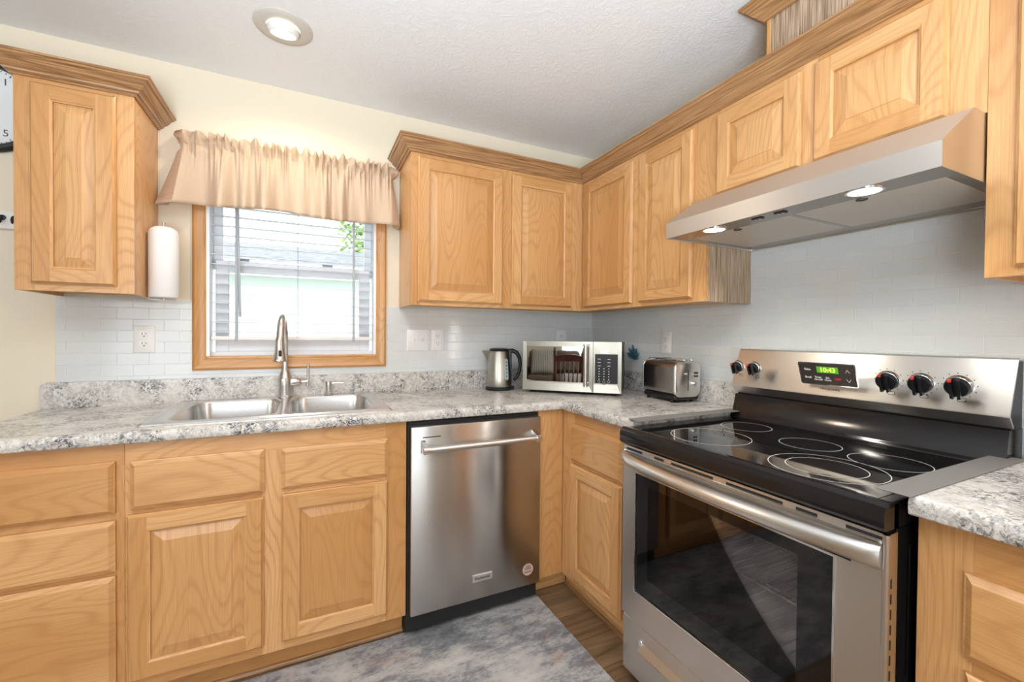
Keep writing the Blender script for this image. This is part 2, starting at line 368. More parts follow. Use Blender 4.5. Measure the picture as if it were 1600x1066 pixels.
# unseen openings added around the camera to bring in light
def plain_window(name, axis, c, a0, a1, z0, z1, label, cat='window'):
    def bx(b, p0, p1, q0, q1, d0, d1):
        return b.box(c+d0, c+d1, p0, p1, q0, q1) if axis == 'x' else b.box(p0, p1, c+d0, c+d1, q0, q1)
    w = .05; b = MB()
    bx(b, a0, a0+w, z0, z1, -.02, .04); bx(b, a1-w, a1, z0, z1, -.02, .04); bx(b, a0+w, a1-w, z0, z0+w, -.02, .04); bx(b, a0+w, a1-w, z1-w, z1, -.02, .04)
    mid = (a0+a1)/2; bx(b, mid-w*.6, mid+w*.6, z0+w, z1-w, -.02, .04)
    o = struct(b.build(name, 'white_vinyl'), label, cat)
    bx(MB(), a0+w, mid-w*.6, z0+w, z1-w, .005, .011).build('pane', 'glass', o); bx(MB(), mid+w*.6, a1-w, z0+w, z1-w, .005, .011).build('pane', 'glass', o)
plain_window('added_window_2', 'x', .06, -3.03, -2.69, .70, 2.0, 'narrow white window added in the range wall, out of view')  # invented window, meant as a bright streak in the dishwasher door
plain_window('added_window_3', 'x', XL-.06, -6.1, -4.5, .75, 2.05, 'added white living room window, out of view')  # opening added on the left to hold an area lamp
plain_window('added_door_1', 'y', YF-.06, -4.5, -1.5, 0, 2.08, 'added white sliding patio door, out of view', 'door')  # opening added in the far wall as a light source

# tile backsplash
TH = .006
b = MB()
for (x0, x1, z0, z1) in ((-2.576, -2.14, 1.016, 1.356), (-2.14, -1.316, 1.016, 1.052), (-1.316, -TH, 1.016, 1.356)):
    b.box(x0, x1, -TH, -.0006, z0, z1, 'x', off=(0, .012))
tag(b.build('tile_backsplash', 'tile'), 'pale grey glossy subway tile strip on the window wall above the sink counter', 'backsplash')
b = MB(); b.box(-TH, -.0006, -1.108, 0, 1.016, 1.356, 'y', off=(.03, .012)); b.box(-TH, -.0006, -1.874, -1.108, .85, 1.575, 'y', off=(.03, .012)); b.box(-TH, -.0006, -2.5, -1.874, 1.016, 1.356, 'y', off=(.03, .012)); b.box(-TH, -.0006, -1.886, -1.874, .85, 1.016, 'y', off=(.03, .012))
tag(b.build('tile_backsplash', 'tile'), 'pale grey glossy subway tile field on the range wall under the hood', 'backsplash')

# ------------------------------------------------------------------ kitchen window
w1 = bpy.data.objects.new('window_1', None); COL.objects.link(w1); w1.location = (-1.7275, 0, WZ0); struct(w1, 'white sash window in an oak casing over the sink', 'window')
def wl(b): b.v = [Vector(p)-Vector((-1.7275, 0, WZ0)) for p in b.v]; return b
cw = .05; b = MB()
prof = [(0, 0), (0, -.012), (.006, -.018), (.030, -.016), (.040, -.020), (cw, -.014), (cw, 0)]      # (distance out from the opening, y)
def mitre(b, x0, x1, z0, z1):
    def rect(d): return [(x0-d, z0-d), (x1+d, z0-d), (x1+d, z1+d), (x0-d, z1+d)]
    for k in range(4):
        rA = [(*[rect(d)[k][0]], y, rect(d)[k][1]) for d, y in prof]; rB = [(rect(d)[(k+1) % 4][0], y, rect(d)[(k+1) % 4][1]) for d, y in prof]
        b.loft([rA, rB], 'xz'[k % 2], True, True, True)
mitre(b, WX0, WX1, WZ0, WZ1)
wl(b).build('casing', 'oak', w1)
wl(MB().box(WX0, WX1, -.012, .03, WZ0-.001, WZ0+.012, 'x', .003)).build('sill', 'oak', w1)
b = MB(); j = .012
b.box(WX0, WX0+j, -.01, T, WZ0+.012, WZ1).box(WX1-j, WX1, -.01, T, WZ0+.012, WZ1).box(WX0+j, WX1-j, -.01, T, WZ1-j, WZ1).box(WX0+j, WX1-j, .03, T, WZ0, WZ0+.03)
wl(b).build('jamb', 'white_vinyl', w1)
a0, a1 = WX0+j, WX1-j; MZ = 1.53
def sash(name, x0, x1, z0, z1, y, w, wb):
    b = MB(); b.box(x0, x0+w, y, y+.03, z0, z1, bev=.003).box(x1-w, x1, y, y+.03, z0, z1, bev=.003).box(x0+w, x1-w, y, y+.03, z0, z0+wb, bev=.003).box(x0+w, x1-w, y, y+.03, z1-w, z1, bev=.003)
    o = wl(b).build(name, 'white_vinyl', w1)
    wl(MB().box(x0+w, x1-w, y+.012, y+.017, z0+wb, z1-w)).build('pane', 'glass', o)
sash('upper_sash', a0, a1, MZ-.02, WZ1-j, .082, .035, .035)
sash('lower_sash', a0+.012, a1-.012, WZ0+.03, MZ+.02, .05, .052, .06)
b = MB(); b.box(-1.98, -1.93, .04, .05, MZ+.02, MZ+.032, bev=.003).box(-1.62, -1.57, .04, .05, MZ+.02, MZ+.032, bev=.003); wl(b).build('sash_lock', 'tape', w1)

# blind
bl = thing('window_blind', 'white slatted blind with open slats hanging inside the oak window frame', 'blind', (-1.7275, .02, 1.165))
def bo(b): b.v = [Vector(p)-Vector((-1.7275, .02, 1.165)) for p in b.v]; return b
bo(MB().box(a0+.003, a1-.003, -.006, .044, 1.875, 1.915, bev=.003)).build('headrail', 'white_plastic', bl)
b = MB(); nsl = 16; z = 1.222
tilt = R(6)
while z < 1.87:
    mt = Matrix.Translation((0, .02, z)) @ Matrix.Rotation(tilt, 4, 'X')
    b.box(a0+.005, a1-.005, -.024, .024, -.0016, .0016, bev=.0008, m=mt); z += .0435
bo(b).build('slats', 'slat', bl)
bo(MB().box(a0+.004, a1-.004, -.006, .044, 1.182, 1.202, bev=.004)).build('bottom_rail', 'white_plastic', bl)
b = MB()
for x in (-1.975, -1.7275, -1.475):
    for y in (-.006, .045): b.tube([(x, y, 1.19), (x, y, 1.90)], .0011, 6)
    b.box(x-.006, x+.006, -.008, -.007, 1.178, 1.90) if x != -1.7275 else None
bo(b).build('ladder_cord', 'tape', bl)
b = MB(); b.tube([(-1.968, -.012, 1.89), (-1.966, -.016, 1.6), (-1.960, -.017, 1.29)], [.0035, .0045, .005], 8); bo(b).build('tilt_wand', 'tape', bl)

# valance on its rod
va = thing('valance_curtain', 'gathered tan cotton valance hanging over the window blind', 'curtain', (-1.7275, 0, 1.755))
def valance():
    b = MB(); NU, top, bot = 460, 2.062, 1.757; rows = [0, .018, .035, .05, .062, .075, .09, .12, .16, .20, .24, .27, .29, .305]
    rng = random.Random(3); ph = [rng.uniform(0, 6.28) for _ in range(8)]
    path = []
    x0, x1, yw, yo = -2.155, -1.300, -.012, -.070
    # path along return - front - return
    L1 = yw-yo; L = x1-x0; tot = L+2*L1; rings = []
    for i in range(NU+1):
        s = tot*i/NU
        if s < L1: p = (x0, yw-s, -1, 0); 
        elif s < L1+L: p = (x0+s-L1, yo, 0, -1)
        else: p = (x1, yo+(s-L1-L), 1, 0)
        path.append((s, p))
    for h in rows:
        r = []
        for s, (x, y, nx, ny) in path:
            fold = math.sin(s*62+1.3*math.sin(s*17+ph[0])+ph[1])*.6 + math.sin(s*31+ph[2]+1.1*math.sin(s*9+ph[4]))*.4
            crimp = math.sin(s*330+ph[3]+2*math.sin(s*70))*.5 + math.sin(s*210+ph[5]+3*math.sin(s*41))*.6
            if h < .045: d = .016 + (.009*crimp + .027*math.sin(s*185+ph[6]+2.2*math.sin(s*31)))*(1-h/.054); dz = (.007*math.sin(s*75+ph[7]+2*math.sin(s*13)) + .005*math.sin(s*160))*(1-h/.045)
            elif h < .085: d = .002 + .009*crimp; dz = .002*crimp
            else:
                q = (h-.085)/.22; d = .006 + q*.032 + fold*(.012+.040*q) + crimp*.008*(1-q)**3; dz = -.013*q*(fold*1.0+.5*math.sin(s*12+ph[6]))
            fl = max(0, h-.085)/.22
            xx = x + nx*d - (.040*fl*max(0, 1-s/.16)) ; yy = y + ny*d
            yy = min(yy, -.004 if abs(nx) else -.03)
            r.append((xx, yy, top-h+dz))
        rings.append(r)
    off = (3, 5); vs = [p for r in rings for p in r]; nn = NU+1; k = len(b.v)
    for i in range(len(rows)-1):
        for q in range(NU):
            b.f.append([i*nn+q, i*nn+q+1, (i+1)*nn+q+1, (i+1)*nn+q])
            b.uv.append([(path[q][0], rows[i]), (path[q+1][0], rows[i]), (path[q+1][0], rows[i+1]), (path[q][0], rows[i+1])])
    b.v = [Vector(p)-Vector((-1.7275, 0, 1.755)) for p in vs]
    o = b.build('cloth', 'fabric', va, 60)
    md = o.modifiers.new('thickness', 'SOLIDIFY'); md.thickness = .0014
    return o
valance()
b = MB(); b.tube([(-2.146, -.004, 1.995), (-2.146, -.045, 1.995), (-2.12, -.054, 1.995), (-1.335, -.054, 1.995), (-1.309, -.045, 1.995), (-1.309, -.004, 1.995)], .004, 8)
b.v = [Vector(p)-Vector((-1.7275, 0, 1.755)) for p in b.v]; b.build('curtain_rod', 'white_enamel', va)

# ------------------------------------------------------------------ cabinets (local: x across, -y to the room, z up)
def ringquads(b, rA, rB, g4):
    # rA, rB: 4-corner loops (x0,x1,z0,z1,y) ; per-side grain
    def cor(r): x0, x1, z0, z1, y = r; return [(x0, y, z0), (x1, y, z0), (x1, y, z1), (x0, y, z1)]
    a, c = cor(rA), cor(rB)
    for k in range(4): b.add([a[k], a[(k+1) % 4], c[(k+1) % 4], c[k]], [[0, 1, 2, 3]], g4[k])
def inset(x0, x1, z0, z1, d, y): return (x0+d, x1-d, z0+d, z1-d, y)
G = 'xzxz'
def door(par, x0, x1, z0, z1, yf, fwid=.056, name='door', mat='oak'):
    b = MB(); Y = lambda t: yf-t
    L = [(0, .001), (0, .009), (.003, .012), (.007, .0190)]
    for p, q in zip(L[:-1], L[1:]): ringquads(b, inset(x0, x1, z0, z1, p[0], Y(p[1])), inset(x0, x1, z0, z1, q[0], Y(q[1])), G)
    e, i = .007, fwid-.007; yy = Y(.019)
    for (xa, xb) in ((x0+e, x0+i), (x1-i, x1-e)): b.add([(xa, yy, z0+e), (xb, yy, z0+e), (xb, yy, z1-e), (xa, yy, z1-e)], [[0, 1, 2, 3]], 'z')
    for (za, zb) in ((z0+e, z0+i), (z1-i, z1-e)): b.add([(x0+i, yy, za), (x1-i, yy, za), (x1-i, yy, zb), (x0+i, yy, zb)], [[0, 1, 2, 3]], 'x')
    L = [(i, .019), (i+.004, .0165), (fwid, .0155), (fwid, .0095)]
    for p, q in zip(L[:-1], L[1:]): ringquads(b, inset(x0, x1, z0, z1, p[0], Y(p[1])), inset(x0, x1, z0, z1, q[0], Y(q[1])), G)
    b.add([(x0, Y(.001), z0), (x1, Y(.001), z0), (x1, Y(.001), z1), (x0, Y(.001), z1)], [[0, 1, 2, 3]], 'z')
    o = b.build(name, mat, par, 20)
    b = MB(); L = [(fwid-.0005, .0085), (fwid+.004, .0090), (fwid+.033, .0165), (fwid+.0335, .0182)]; off = (random.uniform(0, 40), random.uniform(0, 40))
    def cor(r): a0, a1, c0, c1, y = r; return [(a0, y, c0), (a1, y, c0), (a1, y, c1), (a0, y, c1)]
    rg = [cor(inset(x0, x1, z0, z1, p[0], Y(p[1]))) for p in L]
    b.loft(rg, 'z', True, False, True, off); b.build('raised_panel', mat, o, 8)
    return o
def drawer(par, x0, x1, z0, z1, yf, name='drawer_front', mat='oak'):
    b = MB(); L = [(0, .001), (0, .009), (.003, .0105), (.013, .0190)]; Y = lambda t: yf-t
    off = (random.uniform(0, 40), random.uniform(0, 40))
    def cor(r): a0, a1, c0, c1, y = r; return [(a0, y, c0), (a1, y, c0), (a1, y, c1), (a0, y, c1)]
    b.loft([cor(inset(x0, x1, z0, z1, p[0], Y(p[1]))) for p in L], 'x', True, True, True, off)
    return b.build(name, mat, par, 8)
def carcass(par, x0, x1, dep, z0, z1, top=True, mat='oak', lmat=None, rmat=None, lup=0, rup=0):
    t = .016; y0 = -dep+.0192
    b = MB(); b.box(x0+t, x1-t, y0, -.003, z0+.012, z0+.012+t, 'x'); b.box(x0+t, x1-t, -.009, -.003, z0+.012+t, z1-t, 'z')
    if top: b.box(x0+t, x1-t, y0, -.003, z1-t, z1, 'x')
    b.build('carcass', 'oak', par)
    b = MB(); b.box(x0, x0+t, y0, -.003, z0+lup, z1, 'z'); b.build('side_panel', lmat or mat, par)
    b = MB(); b.box(x1-t, x1, y0, -.003, z0+rup, z1, 'z'); b.build('side_panel', rmat or mat, par)
def frame(par, x0, x1, z0, z1, yf, stiles, rails, name='face_frame'):
    # stiles: (xa, xb, za, zb); rails: (xa, xb, za, zb)
    b = MB()
    for s in stiles: b.box(s[0], s[1], yf, yf+.019, s[2], s[3], 'z', .0006)
    for s in rails: b.box(s[0], s[1], yf, yf+.019, s[2], s[3], 'x', .0006)
    return b.build(name, 'oak', par)
U, ZB, ZT = .278, 1.356, 2.10
Y0 = -U
# left wall cabinet
c = thing('wall_cabinet', 'oak wall cabinet left of the window with one raised panel door', 'cabinet', (-2.571, 0, ZB))
H = ZT-ZB; w = .314
carcass(c, 0, w, U, 0, H); frame(c, 0, w, 0, H, Y0, [(0, .05, 0, H), (w-.055, w, 0, H)], [(.05, w-.055, 0, .045), (.05, w-.055, H-.06, H)])
door(c, .044, w-.049, .024, H-.042, Y0, .058)
# back wall double cabinet right of the window : x -1.249 .. -0.279
c = thing('wall_cabinet', 'oak wall cabinet right of the window with a wide and a narrow door', 'cabinet', (-1.249, 0, ZB)); w = 1.249-.0005-U
carcass(c, 0, w+.270, U, 0, H, rup=.012); frame(c, 0, w, 0, H, Y0, [(0, .045, 0, H), (.46, .535, 0, H), (w-.085, w, 0, H)], [(.045, .46, 0, .04), (.535, w-.085, 0, .04), (.045, .46, H-.06, H), (.535, w-.085, H-.06, H)])
door(c, .034, .469, .018, H-.045, Y0); door(c, .523, .892, .018, H-.045, Y0)
# right wall corner cabinet: y -.279 .. -1.11
c = thing('wall_cabinet', 'oak wall cabinet in the corner left of the range hood with two tall doors', 'cabinet', (0, -U-.0005, ZB), R(-90)); o_ = U+.0005; w = 1.110-o_
carcass(c, 0, w, U, 0, H, rmat='oak_dark', lup=.012); frame(c, 0, w, 0, H, Y0, [(0, .045, 0, H), (.39, .48, 0, H), (w-.08, w, 0, H)], [(.045, .39, 0, .04), (.48, w-.08, 0, .04), (.045, .39, H-.06, H), (.48, w-.08, H-.06, H)])
door(c, .031, .700-o_, .018, H-.045, Y0); door(c, .748-o_, 1.052-o_, .018, H-.045, Y0)
# cabinet above the hood
HB = 1.737
c = thing('wall_cabinet', 'short oak wall cabinet above the range hood with two square doors', 'cabinet', (0, -1.1105, HB), R(-90)); w = .7635; h = ZT-HB; o_ = 1.1105
carcass(c, 0, w, U, 0, h); frame(c, 0, w, 0, h, Y0, [(0, .06, 0, h), (.355, .40, 0, h), (w-.07, w, 0, h)], [(.06, .355, 0, .03), (.40, w-.07, 0, .03), (.06, .355, h-.06, h), (.40, w-.07, h-.06, h)])
door(c, 1.165-o_, 1.468-o_, .016, h-.045, Y0); door(c, 1.506-o_, 1.810-o_, .016, h-.045, Y0)
# tall-hung cabinet on the right
c = thing('wall_cabinet', 'oak wall cabinet right of the range hood at the picture edge', 'cabinet', (0, -1.8745, ZB), R(-90)); w = .60
carcass(c, 0, w, U, 0, H); frame(c, 0, w, 0, H, Y0, [(0, .055, 0, H), (w-.05, w, 0, H)], [(.055, w-.05, 0, .04), (.055, w-.05, H-.06, H)])
door(c, .047, w-.04, .018, H-.045, Y0)
# unseen tall cabinet added on the range wall to darken the dishwasher's reflection
c = thing('added_pantry', 'tall oak pantry cabinet added for reflections beyond the added narrow window, out of the picture', 'cabinet', (0, -3.16, 0), R(-90)); w = 1.5; dp_ = .60
carcass(c, 0, w, dp_, .002, 2.1); frame(c, 0, w, .002, 2.1, -dp_, [(0, .04, .002, 2.1), (w/2-.03, w/2+.03, .002, 2.1), (w-.04, w, .002, 2.1)], [(.04, w-.04, .002, .12), (.04, w-.04, 2.0, 2.1)])
for x0, x1 in ((.03, w/2-.02), (w/2+.02, w-.03)): door(c, x0, x1, .11, 1.0, -dp_); door(c, x0, x1, 1.02, 2.03, -dp_)
# crown moulding
CR = [(0, 2.074), (.006, 2.074), (.010, 2.080), (.018, 2.084), (.020, 2.090), (.034, 2.100), (.046, 2.116), (.054, 2.120), (.058, 2.126), (.062, 2.127), (.062, 2.134), (0, 2.134)]
def crown(pts, name, label, mat='oak_crown', prof=CR, parent=None, dz=0):
    # pts: open list of plan points; the profile sits to the right of travel
    pts = [Vector((p[0], p[1])) for p in pts]; rings = []
    dirs = [(pts[i+1]-pts[i]).normalized() for i in range(len(pts)-1)]; nr = [Vector((d.y, -d.x)) for d in dirs]
    rr = []
    for i, p in enumerate(pts):
        if i == 0: m = nr[0]
        elif i == len(pts)-1: m = nr[-1]
        else: m = (nr[i-1]+nr[i])/(1+nr[i-1].dot(nr[i]))
        rr.append([(p.x+m.x*d, p.y+m.y*d, z+dz) for d, z in prof])
    b = MB()
    for i in range(len(pts)-1):
        g = 'x' if abs(dirs[i].x) > .5 else 'y'
        b.loft([rr[i], rr[i+1]], g, True, i == 0, i == len(pts)-2)
    o = b.build(name, mat, parent, 25)
    if label: tag(o, label, 'moulding')
    return o
F_ = U+.0006
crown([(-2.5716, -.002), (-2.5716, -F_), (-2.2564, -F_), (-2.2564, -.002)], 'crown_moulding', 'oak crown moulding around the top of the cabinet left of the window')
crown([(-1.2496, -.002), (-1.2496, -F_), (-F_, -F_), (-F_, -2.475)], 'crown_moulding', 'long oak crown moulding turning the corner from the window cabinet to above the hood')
# duct cover above hood cabinet
bx = thing('duct_cover', 'vertical grained oak duct box rising from the hood cabinets to the ceiling', 'cabinet box', (0, -1.337, 2.10), R(-90)); w = .312
b = MB(); b.box(.012, w-.012, -U+.014, -U+.02, .001, HC-2.101, 'z'); b.build('front_panel', 'oak_dark', bx)
MB().box(0, .013, -U+.012, -.004, .001, HC-2.101, 'z', .0008).build('side_panel', 'oak', bx); MB().box(w-.013, w, -U+.012, -.004, .001, HC-2.101, 'z', .0008).build('side_panel', 'oak', bx)
b = MB(); zz = .200
pr = [(d, z-2.074+zz) for d, z in CR]
def crown_local(par, pts):
    o = crown(pts, 'crown', None, 'oak_crown', pr, par, 0); return o
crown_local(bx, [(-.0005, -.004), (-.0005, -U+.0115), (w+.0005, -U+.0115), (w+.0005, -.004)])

# base cabinets
FB, ZC, TK = .602, .875, .10
def toe(par, x0, x1, name='toe_kick'):
    b = MB(); b.box(x0, x1, -.535, -.525, .0005, TK, 'x'); b.build(name, 'oak', par)
    b = MB(); b.prism([(-.5352, .0005), (-.5475, .0005), (-.5465, .006), (-.543, .011), (-.5352, .013)], 'x', x0, x1, 'x'); b.build('shoe_moulding', 'oak_crown', par)
c = thing('base_cabinet', 'oak base cabinet with a column of three drawer fronts at the left edge', 'cabinet', (-2.60, 0, 0)); w = .41; Yb = -FB
carcass(c, 0, w, FB, TK, ZC, False); toe(c, 0, w)
frame(c, 0, w, TK, ZC, Yb, [(0, .05, TK, ZC), (w-.036, w, TK, ZC-.065)], [(.05, w, ZC-.065, ZC), (.05, w-.036, .64, .69), (.05, w-.036, .455, .51), (.05, w-.036, TK, .15)])
for z0, z1 in ((.664, .822), (.487, .642), (.13, .474)): drawer(c, .035, .39, z0, z1, Yb)
c = thing('sink_cabinet', 'oak base cabinet under the sink with two doors below two false drawer fronts', 'cabinet', (-2.1895, 0, 0)); w = 2.1895-1.332; o_ = 2.1895
carcass(c, 0, w, FB, TK, ZC, False); toe(c, 0, w)
frame(c, 0, w, TK, ZC, Yb, [(0, .022, TK, ZC-.065), (.365, .432, TK, ZC-.065), (w-.078, w, TK, ZC)], [(0, w-.078, ZC-.065, ZC), (.022, .365, .64, .685), (.432, w-.078, .64, .685), (.022, .365, TK, .15), (.432, w-.078, TK, .15)])
drawer(c, o_-2.175, o_-1.817, .668, .818, Yb, 'false_drawer_front'); drawer(c, o_-1.766, o_-1.404, .670, .814, Yb, 'false_drawer_front')
door(c, o_-2.183, o_-1.819, .135, .652, Yb, .058); door(c, o_-1.766, o_-1.404, .135, .652, Yb, .058)
c = thing('base_cabinet', 'oak corner base cabinet between the dishwasher and the range', 'cabinet', (0, -FB+.0005, 0), R(-90)); o_ = FB-.0005; w = 1.106-o_
carcass(c, .03, w, FB, TK, ZC, False); toe(c, -.065, w)
frame(c, 0, w, TK, ZC, Yb, [(0, .095, TK, ZC), (w-.06, w, TK, ZC)], [(.095, w-.06, ZC-.06, ZC), (.095, w-.06, .635, .69), (.095, w-.06, TK, .16)])
drawer(c, .683-o_, 1.032-o_, .655, .822, Yb); door(c, .683-o_, 1.028-o_, .135, .642, Yb)
b = MB(); b.box(-.019, 0, -.735, -FB-.001, TK, ZC, 'z', .0006)
b.build('filler_panel', 'oak', c)
b = MB(); b.box(-.085, -.075, -.735, -.535, .0005, TK, 'y'); b.build('toe_kick', 'oak', c)
c = thing('base_cabinet', 'oak base cabinet right of the range with a drawer above a door', 'cabinet', (0, -1.8875, 0), R(-90)); w = .60; o_ = 1.8875
carcass(c, 0, w, FB, TK, ZC, False); toe(c, 0, w)
frame(c, 0, w, TK, ZC, Yb, [(0, .078, TK, ZC), (w-.05, w, TK, ZC)], [(.078, w-.05, .775, ZC), (.078, w-.05, .60, .66), (.078, w-.05, TK, .15)])
drawer(c, 1.956-o_, w-.03, .638, .792, Yb); door(c, 1.96-o_, w-.03, .135, .612, Yb)

# ------------------------------------------------------------------ worktops
D, CT, CBt = .632, .914, .8762
NOSE = [(D-.03, CBt), (D-.006, CBt), (D-.002, CBt+.003), (D, CBt+.010), (D, CT-.014), (D-.003, CT-.006), (D-.008, CT-.0015), (D-.014, CT), (D-.03, CT)]
wt = thing('worktop', 'speckled grey laminate worktop turning the corner around the sink', 'worktop', (0, 0, CBt))
def wo(b): b.v = [Vector(p)-Vector((0, 0, CBt)) for p in b.v]; return b
XE = -2.614; SX0, SX1, SY0, SY1 = -2.150, -1.405, -.540, -.055
b = MB(); f = D-.03
b.loft([[(XE, -d, z) for d, z in NOSE], [(-d, -d, z) for d, z in NOSE], [(-d, -1.107, z) for d, z in NOSE]], 'x', True, True, True)
for (x0, x1, y0, y1) in ((XE, SX0, -f, -.002), (SX1, -f, -f, -.002), (SX0, SX1, -f, SY0), (SX0, SX1, SY1, -.002), (-f, -.002, -1.107, -.002)):
    b.box(x0, x1, y0, y1, CBt, CT, 'x')
wo(b).build('slab', 'granite', wt)
b = MB()
pl = [(XE, CT), (XE, 1.004), (XE+.004, 1.012), (XE+.012, 1.016), (-.0225, 1.016), (-.0225, CT)]
b.prism(pl, 'y', -.022, -.0065, 'x'); b.box(-.0225, -.0065, -1.107, -.0065, CT, 1.016, 'y', .002)
wo(b).build('upstand', 'granite', wt)
wr = thing('worktop', 'short speckled grey laminate worktop right of the range', 'worktop', (0, -1.887, CBt))
b = MB(); NR = [(d+.012, z) for d, z in NOSE]
b.loft([[(-d, -1.887, z) for d, z in NR], [(-d, -2.488, z) for d, z in NR]], 'y', True, True, True); b.box(-f-.012, -.002, -2.488, -1.887, CBt, CT, 'y')
b.v = [Vector(p)-Vector((0, -1.887, CBt)) for p in b.v]; b.build('slab', 'granite', wr)
b = MB().box(-.0225, -.0065, -2.488, -1.887, CT, 1.016, 'y', .002); b.v = [Vector(p)-Vector((0, -1.887, CBt)) for p in b.v]; b.build('upstand', 'granite', wr)

# ------------------------------------------------------------------ sink
sk = thing('kitchen_sink', 'stainless steel double bowl drop-in sink under the window', 'sink', (-1.7775, -.2975, .9145))
def so(b): b.v = [Vector(p)-Vector((-1.7775, -.2975, .9145)) for p in b.v]; return b
RX0, RX1, RY0, RY1, MXs = -2.172, -1.383, -.562, -.030, -1.770
zt = .921
def cellbowl(b1, b2, cx0, cx1, bx0, bx1, by0, by1, rr0, rr1):
    n = 7
    outer = rrect(cx1-cx0, RY1-RY0, .0008, n, (cx0+cx1)/2, (RY0+RY1)/2)
    def bl(ins, r): return rrect(bx1-bx0-2*ins, by1-by0-2*ins, r, n, (bx0+bx1)/2, (by0+by1)/2)
    b1.loft([[(x, y, zt) for x, y in outer], [(x, y, zt) for x, y in bl(-.012, .075)], [(x, y, zt-.002) for x, y in bl(-.004, .068)], [(x, y, zt-.008) for x, y in bl(0, .064)]])
    b2.loft([[(x, y, z) for x, y in bl(i, r)] for i, r, z in ((0, .064, zt-.008), (.003, .062, zt-.03), (.010, .06, .79), (.016, .056, .765), (.035, .045, .748), (.07, .03, .745))], cap1=True)
b1, b2, b3 = MB(), MB(), MB()
cellbowl(b1, b2, RX0, MXs, -2.112, -1.792, -.520, -.085, 0, 0)
cellbowl(b1, b3, MXs, RX1, -1.748, -1.437, -.520, -.085, 0, 0)
# raised outer bead of the rim
op = rrect(RX1-RX0, RY1-RY0, .012, 5, (RX0+RX1)/2, (RY0+RY1)/2); 
def opi(i): return rrect(RX1-RX0-2*i, RY1-RY0-2*i, .012, 5, (RX0+RX1)/2, (RY0+RY1)/2)
b1.loft([[(x, y, z) for x, y in opi(i)] for i, z in ((-.003, .9146), (-.002, .919), (.003, .9235), (.009, .9235), (.013, .921))])
so(b1).build('rim', 'steel_sink', sk); so(b2).build('bowl', 'steel_sink', sk); so(b3).build('bowl', 'steel_sink', sk)
for cx in (-1.952, -1.592):
    b = MB(); b.lathe([(.0, .7465), (.012, .7465), (.03, .7475), (.043, .749), (.045, .7475), (.045, .7455)], (cx, -.30, 0), 24, caps=False); so(b).build('drain', 'chrome', sk)

# faucet
fx, fy, fz = -1.778, -.058, .9215
fa = thing('kitchen_faucet', 'brushed nickel pull-down faucet with a curved spout behind the sink', 'faucet', (fx, fy, fz))
b = MB(); b.lathe([(.033, 0), (.033, .004), (.0290, .010), (.0280, .05), (.0300, .075), (.0275, .095), (.0200, .112), (.0165, .122), (.0165, .128), (.0145, .130), (.0145, .134)], n=32); b.build('body', 'nickel', fa)
b = MB(); pts = [(0, 0, .13), (0, 0, .20), (0, 0, .285)]
for k in range(1, 13): a = R(15*k); pts.append((-.011*k/12, -.075*(1-math.cos(a)), .285+.075*math.sin(a)*1.12))
pts += [(-.012, -.152, .268)]
b.tube(pts, [.0130]*4+[.0130+.0035*k/11 for k in range(len(pts)-4)], 18); b.build('spout', 'nickel', fa)
hx = [(.0165, .272), (.0180, .266), (.0182, .245), (.0205, .215), (.0275, .184), (.0285, .178), (.0275, .173), (.014, .173)]
b = MB(); b.lathe([(r, z) for r, z in hx], (-.013, -.153, 0), 28); o = b.build('spray_head', 'nickel', fa)
b = MB(); b.box(-.017, -.005, -.1795, -.168, .196, .222, bev=.003, seg=2); b.build('spray_button', 'black_plastic', o)
b = MB(); b.lathe([(.0185, .02), (.0185, .045), (.0165, .058), (.012, .066), (.008, .068)], (0, 0, .068), 20, 'x'); b.tube([(.068, 0, .068), (.095, 0, .070)], .0065, 10)
b.tube([(.095, 0, .046), (.096, 0, .09), (.097, -.002, .152)], [.006, .0058, .0062], 12); b.build('lever_handle', 'nickel', fa)
sd = thing('soap_dispenser', 'small brushed nickel soap pump right of the faucet', 'soap dispenser', (-1.592, -.058, .9215))
b = MB(); b.lathe([(.020, 0), (.020, .004), (.0125, .007), (.0125, .044), (.0150, .046), (.0150, .062), (.012, .065)], n=20); b.build('pump', 'nickel', sd)
b = MB(); b.tube([(0, 0, .055), (.03, -.004, .058), (.066, -.008, .057)], [.0055, .0048, .004], 10); b.build('nozzle', 'nickel', sd)

# ------------------------------------------------------------------ dishwasher
dw = thing('dishwasher', 'stainless steel dishwasher with a bar handle under the worktop', 'dishwasher', (-1.320, 0, 0))
w = .578
b = MB(); b.box(-.008, w+.002, -.60, -.03, .03, .868, bev=.002); b.build('tub', 'black_matte', dw)
b = MB(); b.box(0, w, -.636, -.602, .107, .853, 'x', .004, 2); o = b.build('door', 'steel', dw)
b = MB(); b.box(.045, .118, -.6368, -.6355, .808, .8115); b.build('indicator_slot', 'black_gloss', o)
b = MB(); b.tube([(.050, -.688, .772), (.535, -.688, .772)], .0125, 20); h = b.build('handle', 'steel_lite', dw)
for x in (.046, .539):
    b = MB(); s_ = 1 if x < .2 else -1
    b.lathe([(.0125, -.012), (.0150, -.0115), (.0150, .010), (.0125, .0105)], (x, -.688, .772), 20, 'x')
    b.loft([[(x-.009, -.6362, .748), (x+.009, -.6362, .748), (x+.009, -.6362, .80), (x-.009, -.6362, .80)], [(x-.008, -.682, .762), (x+.008, -.682, .762), (x+.008, -.682, .783), (x-.008, -.682, .783)]], 'z', True, True, True)
    b.build('bracket', 'chrome', h)
b = MB(); b.box(.256, .345, -.6395, -.6362, .182, .212, 'x', .001); o2 = b.build('name_plate', 'steel_lite', o)
MB().text('KitchenAid', .0175, .3005, .1965, -.6397, bold=.0004, xs=.86).build('lettering', 'mark_dark', o2)
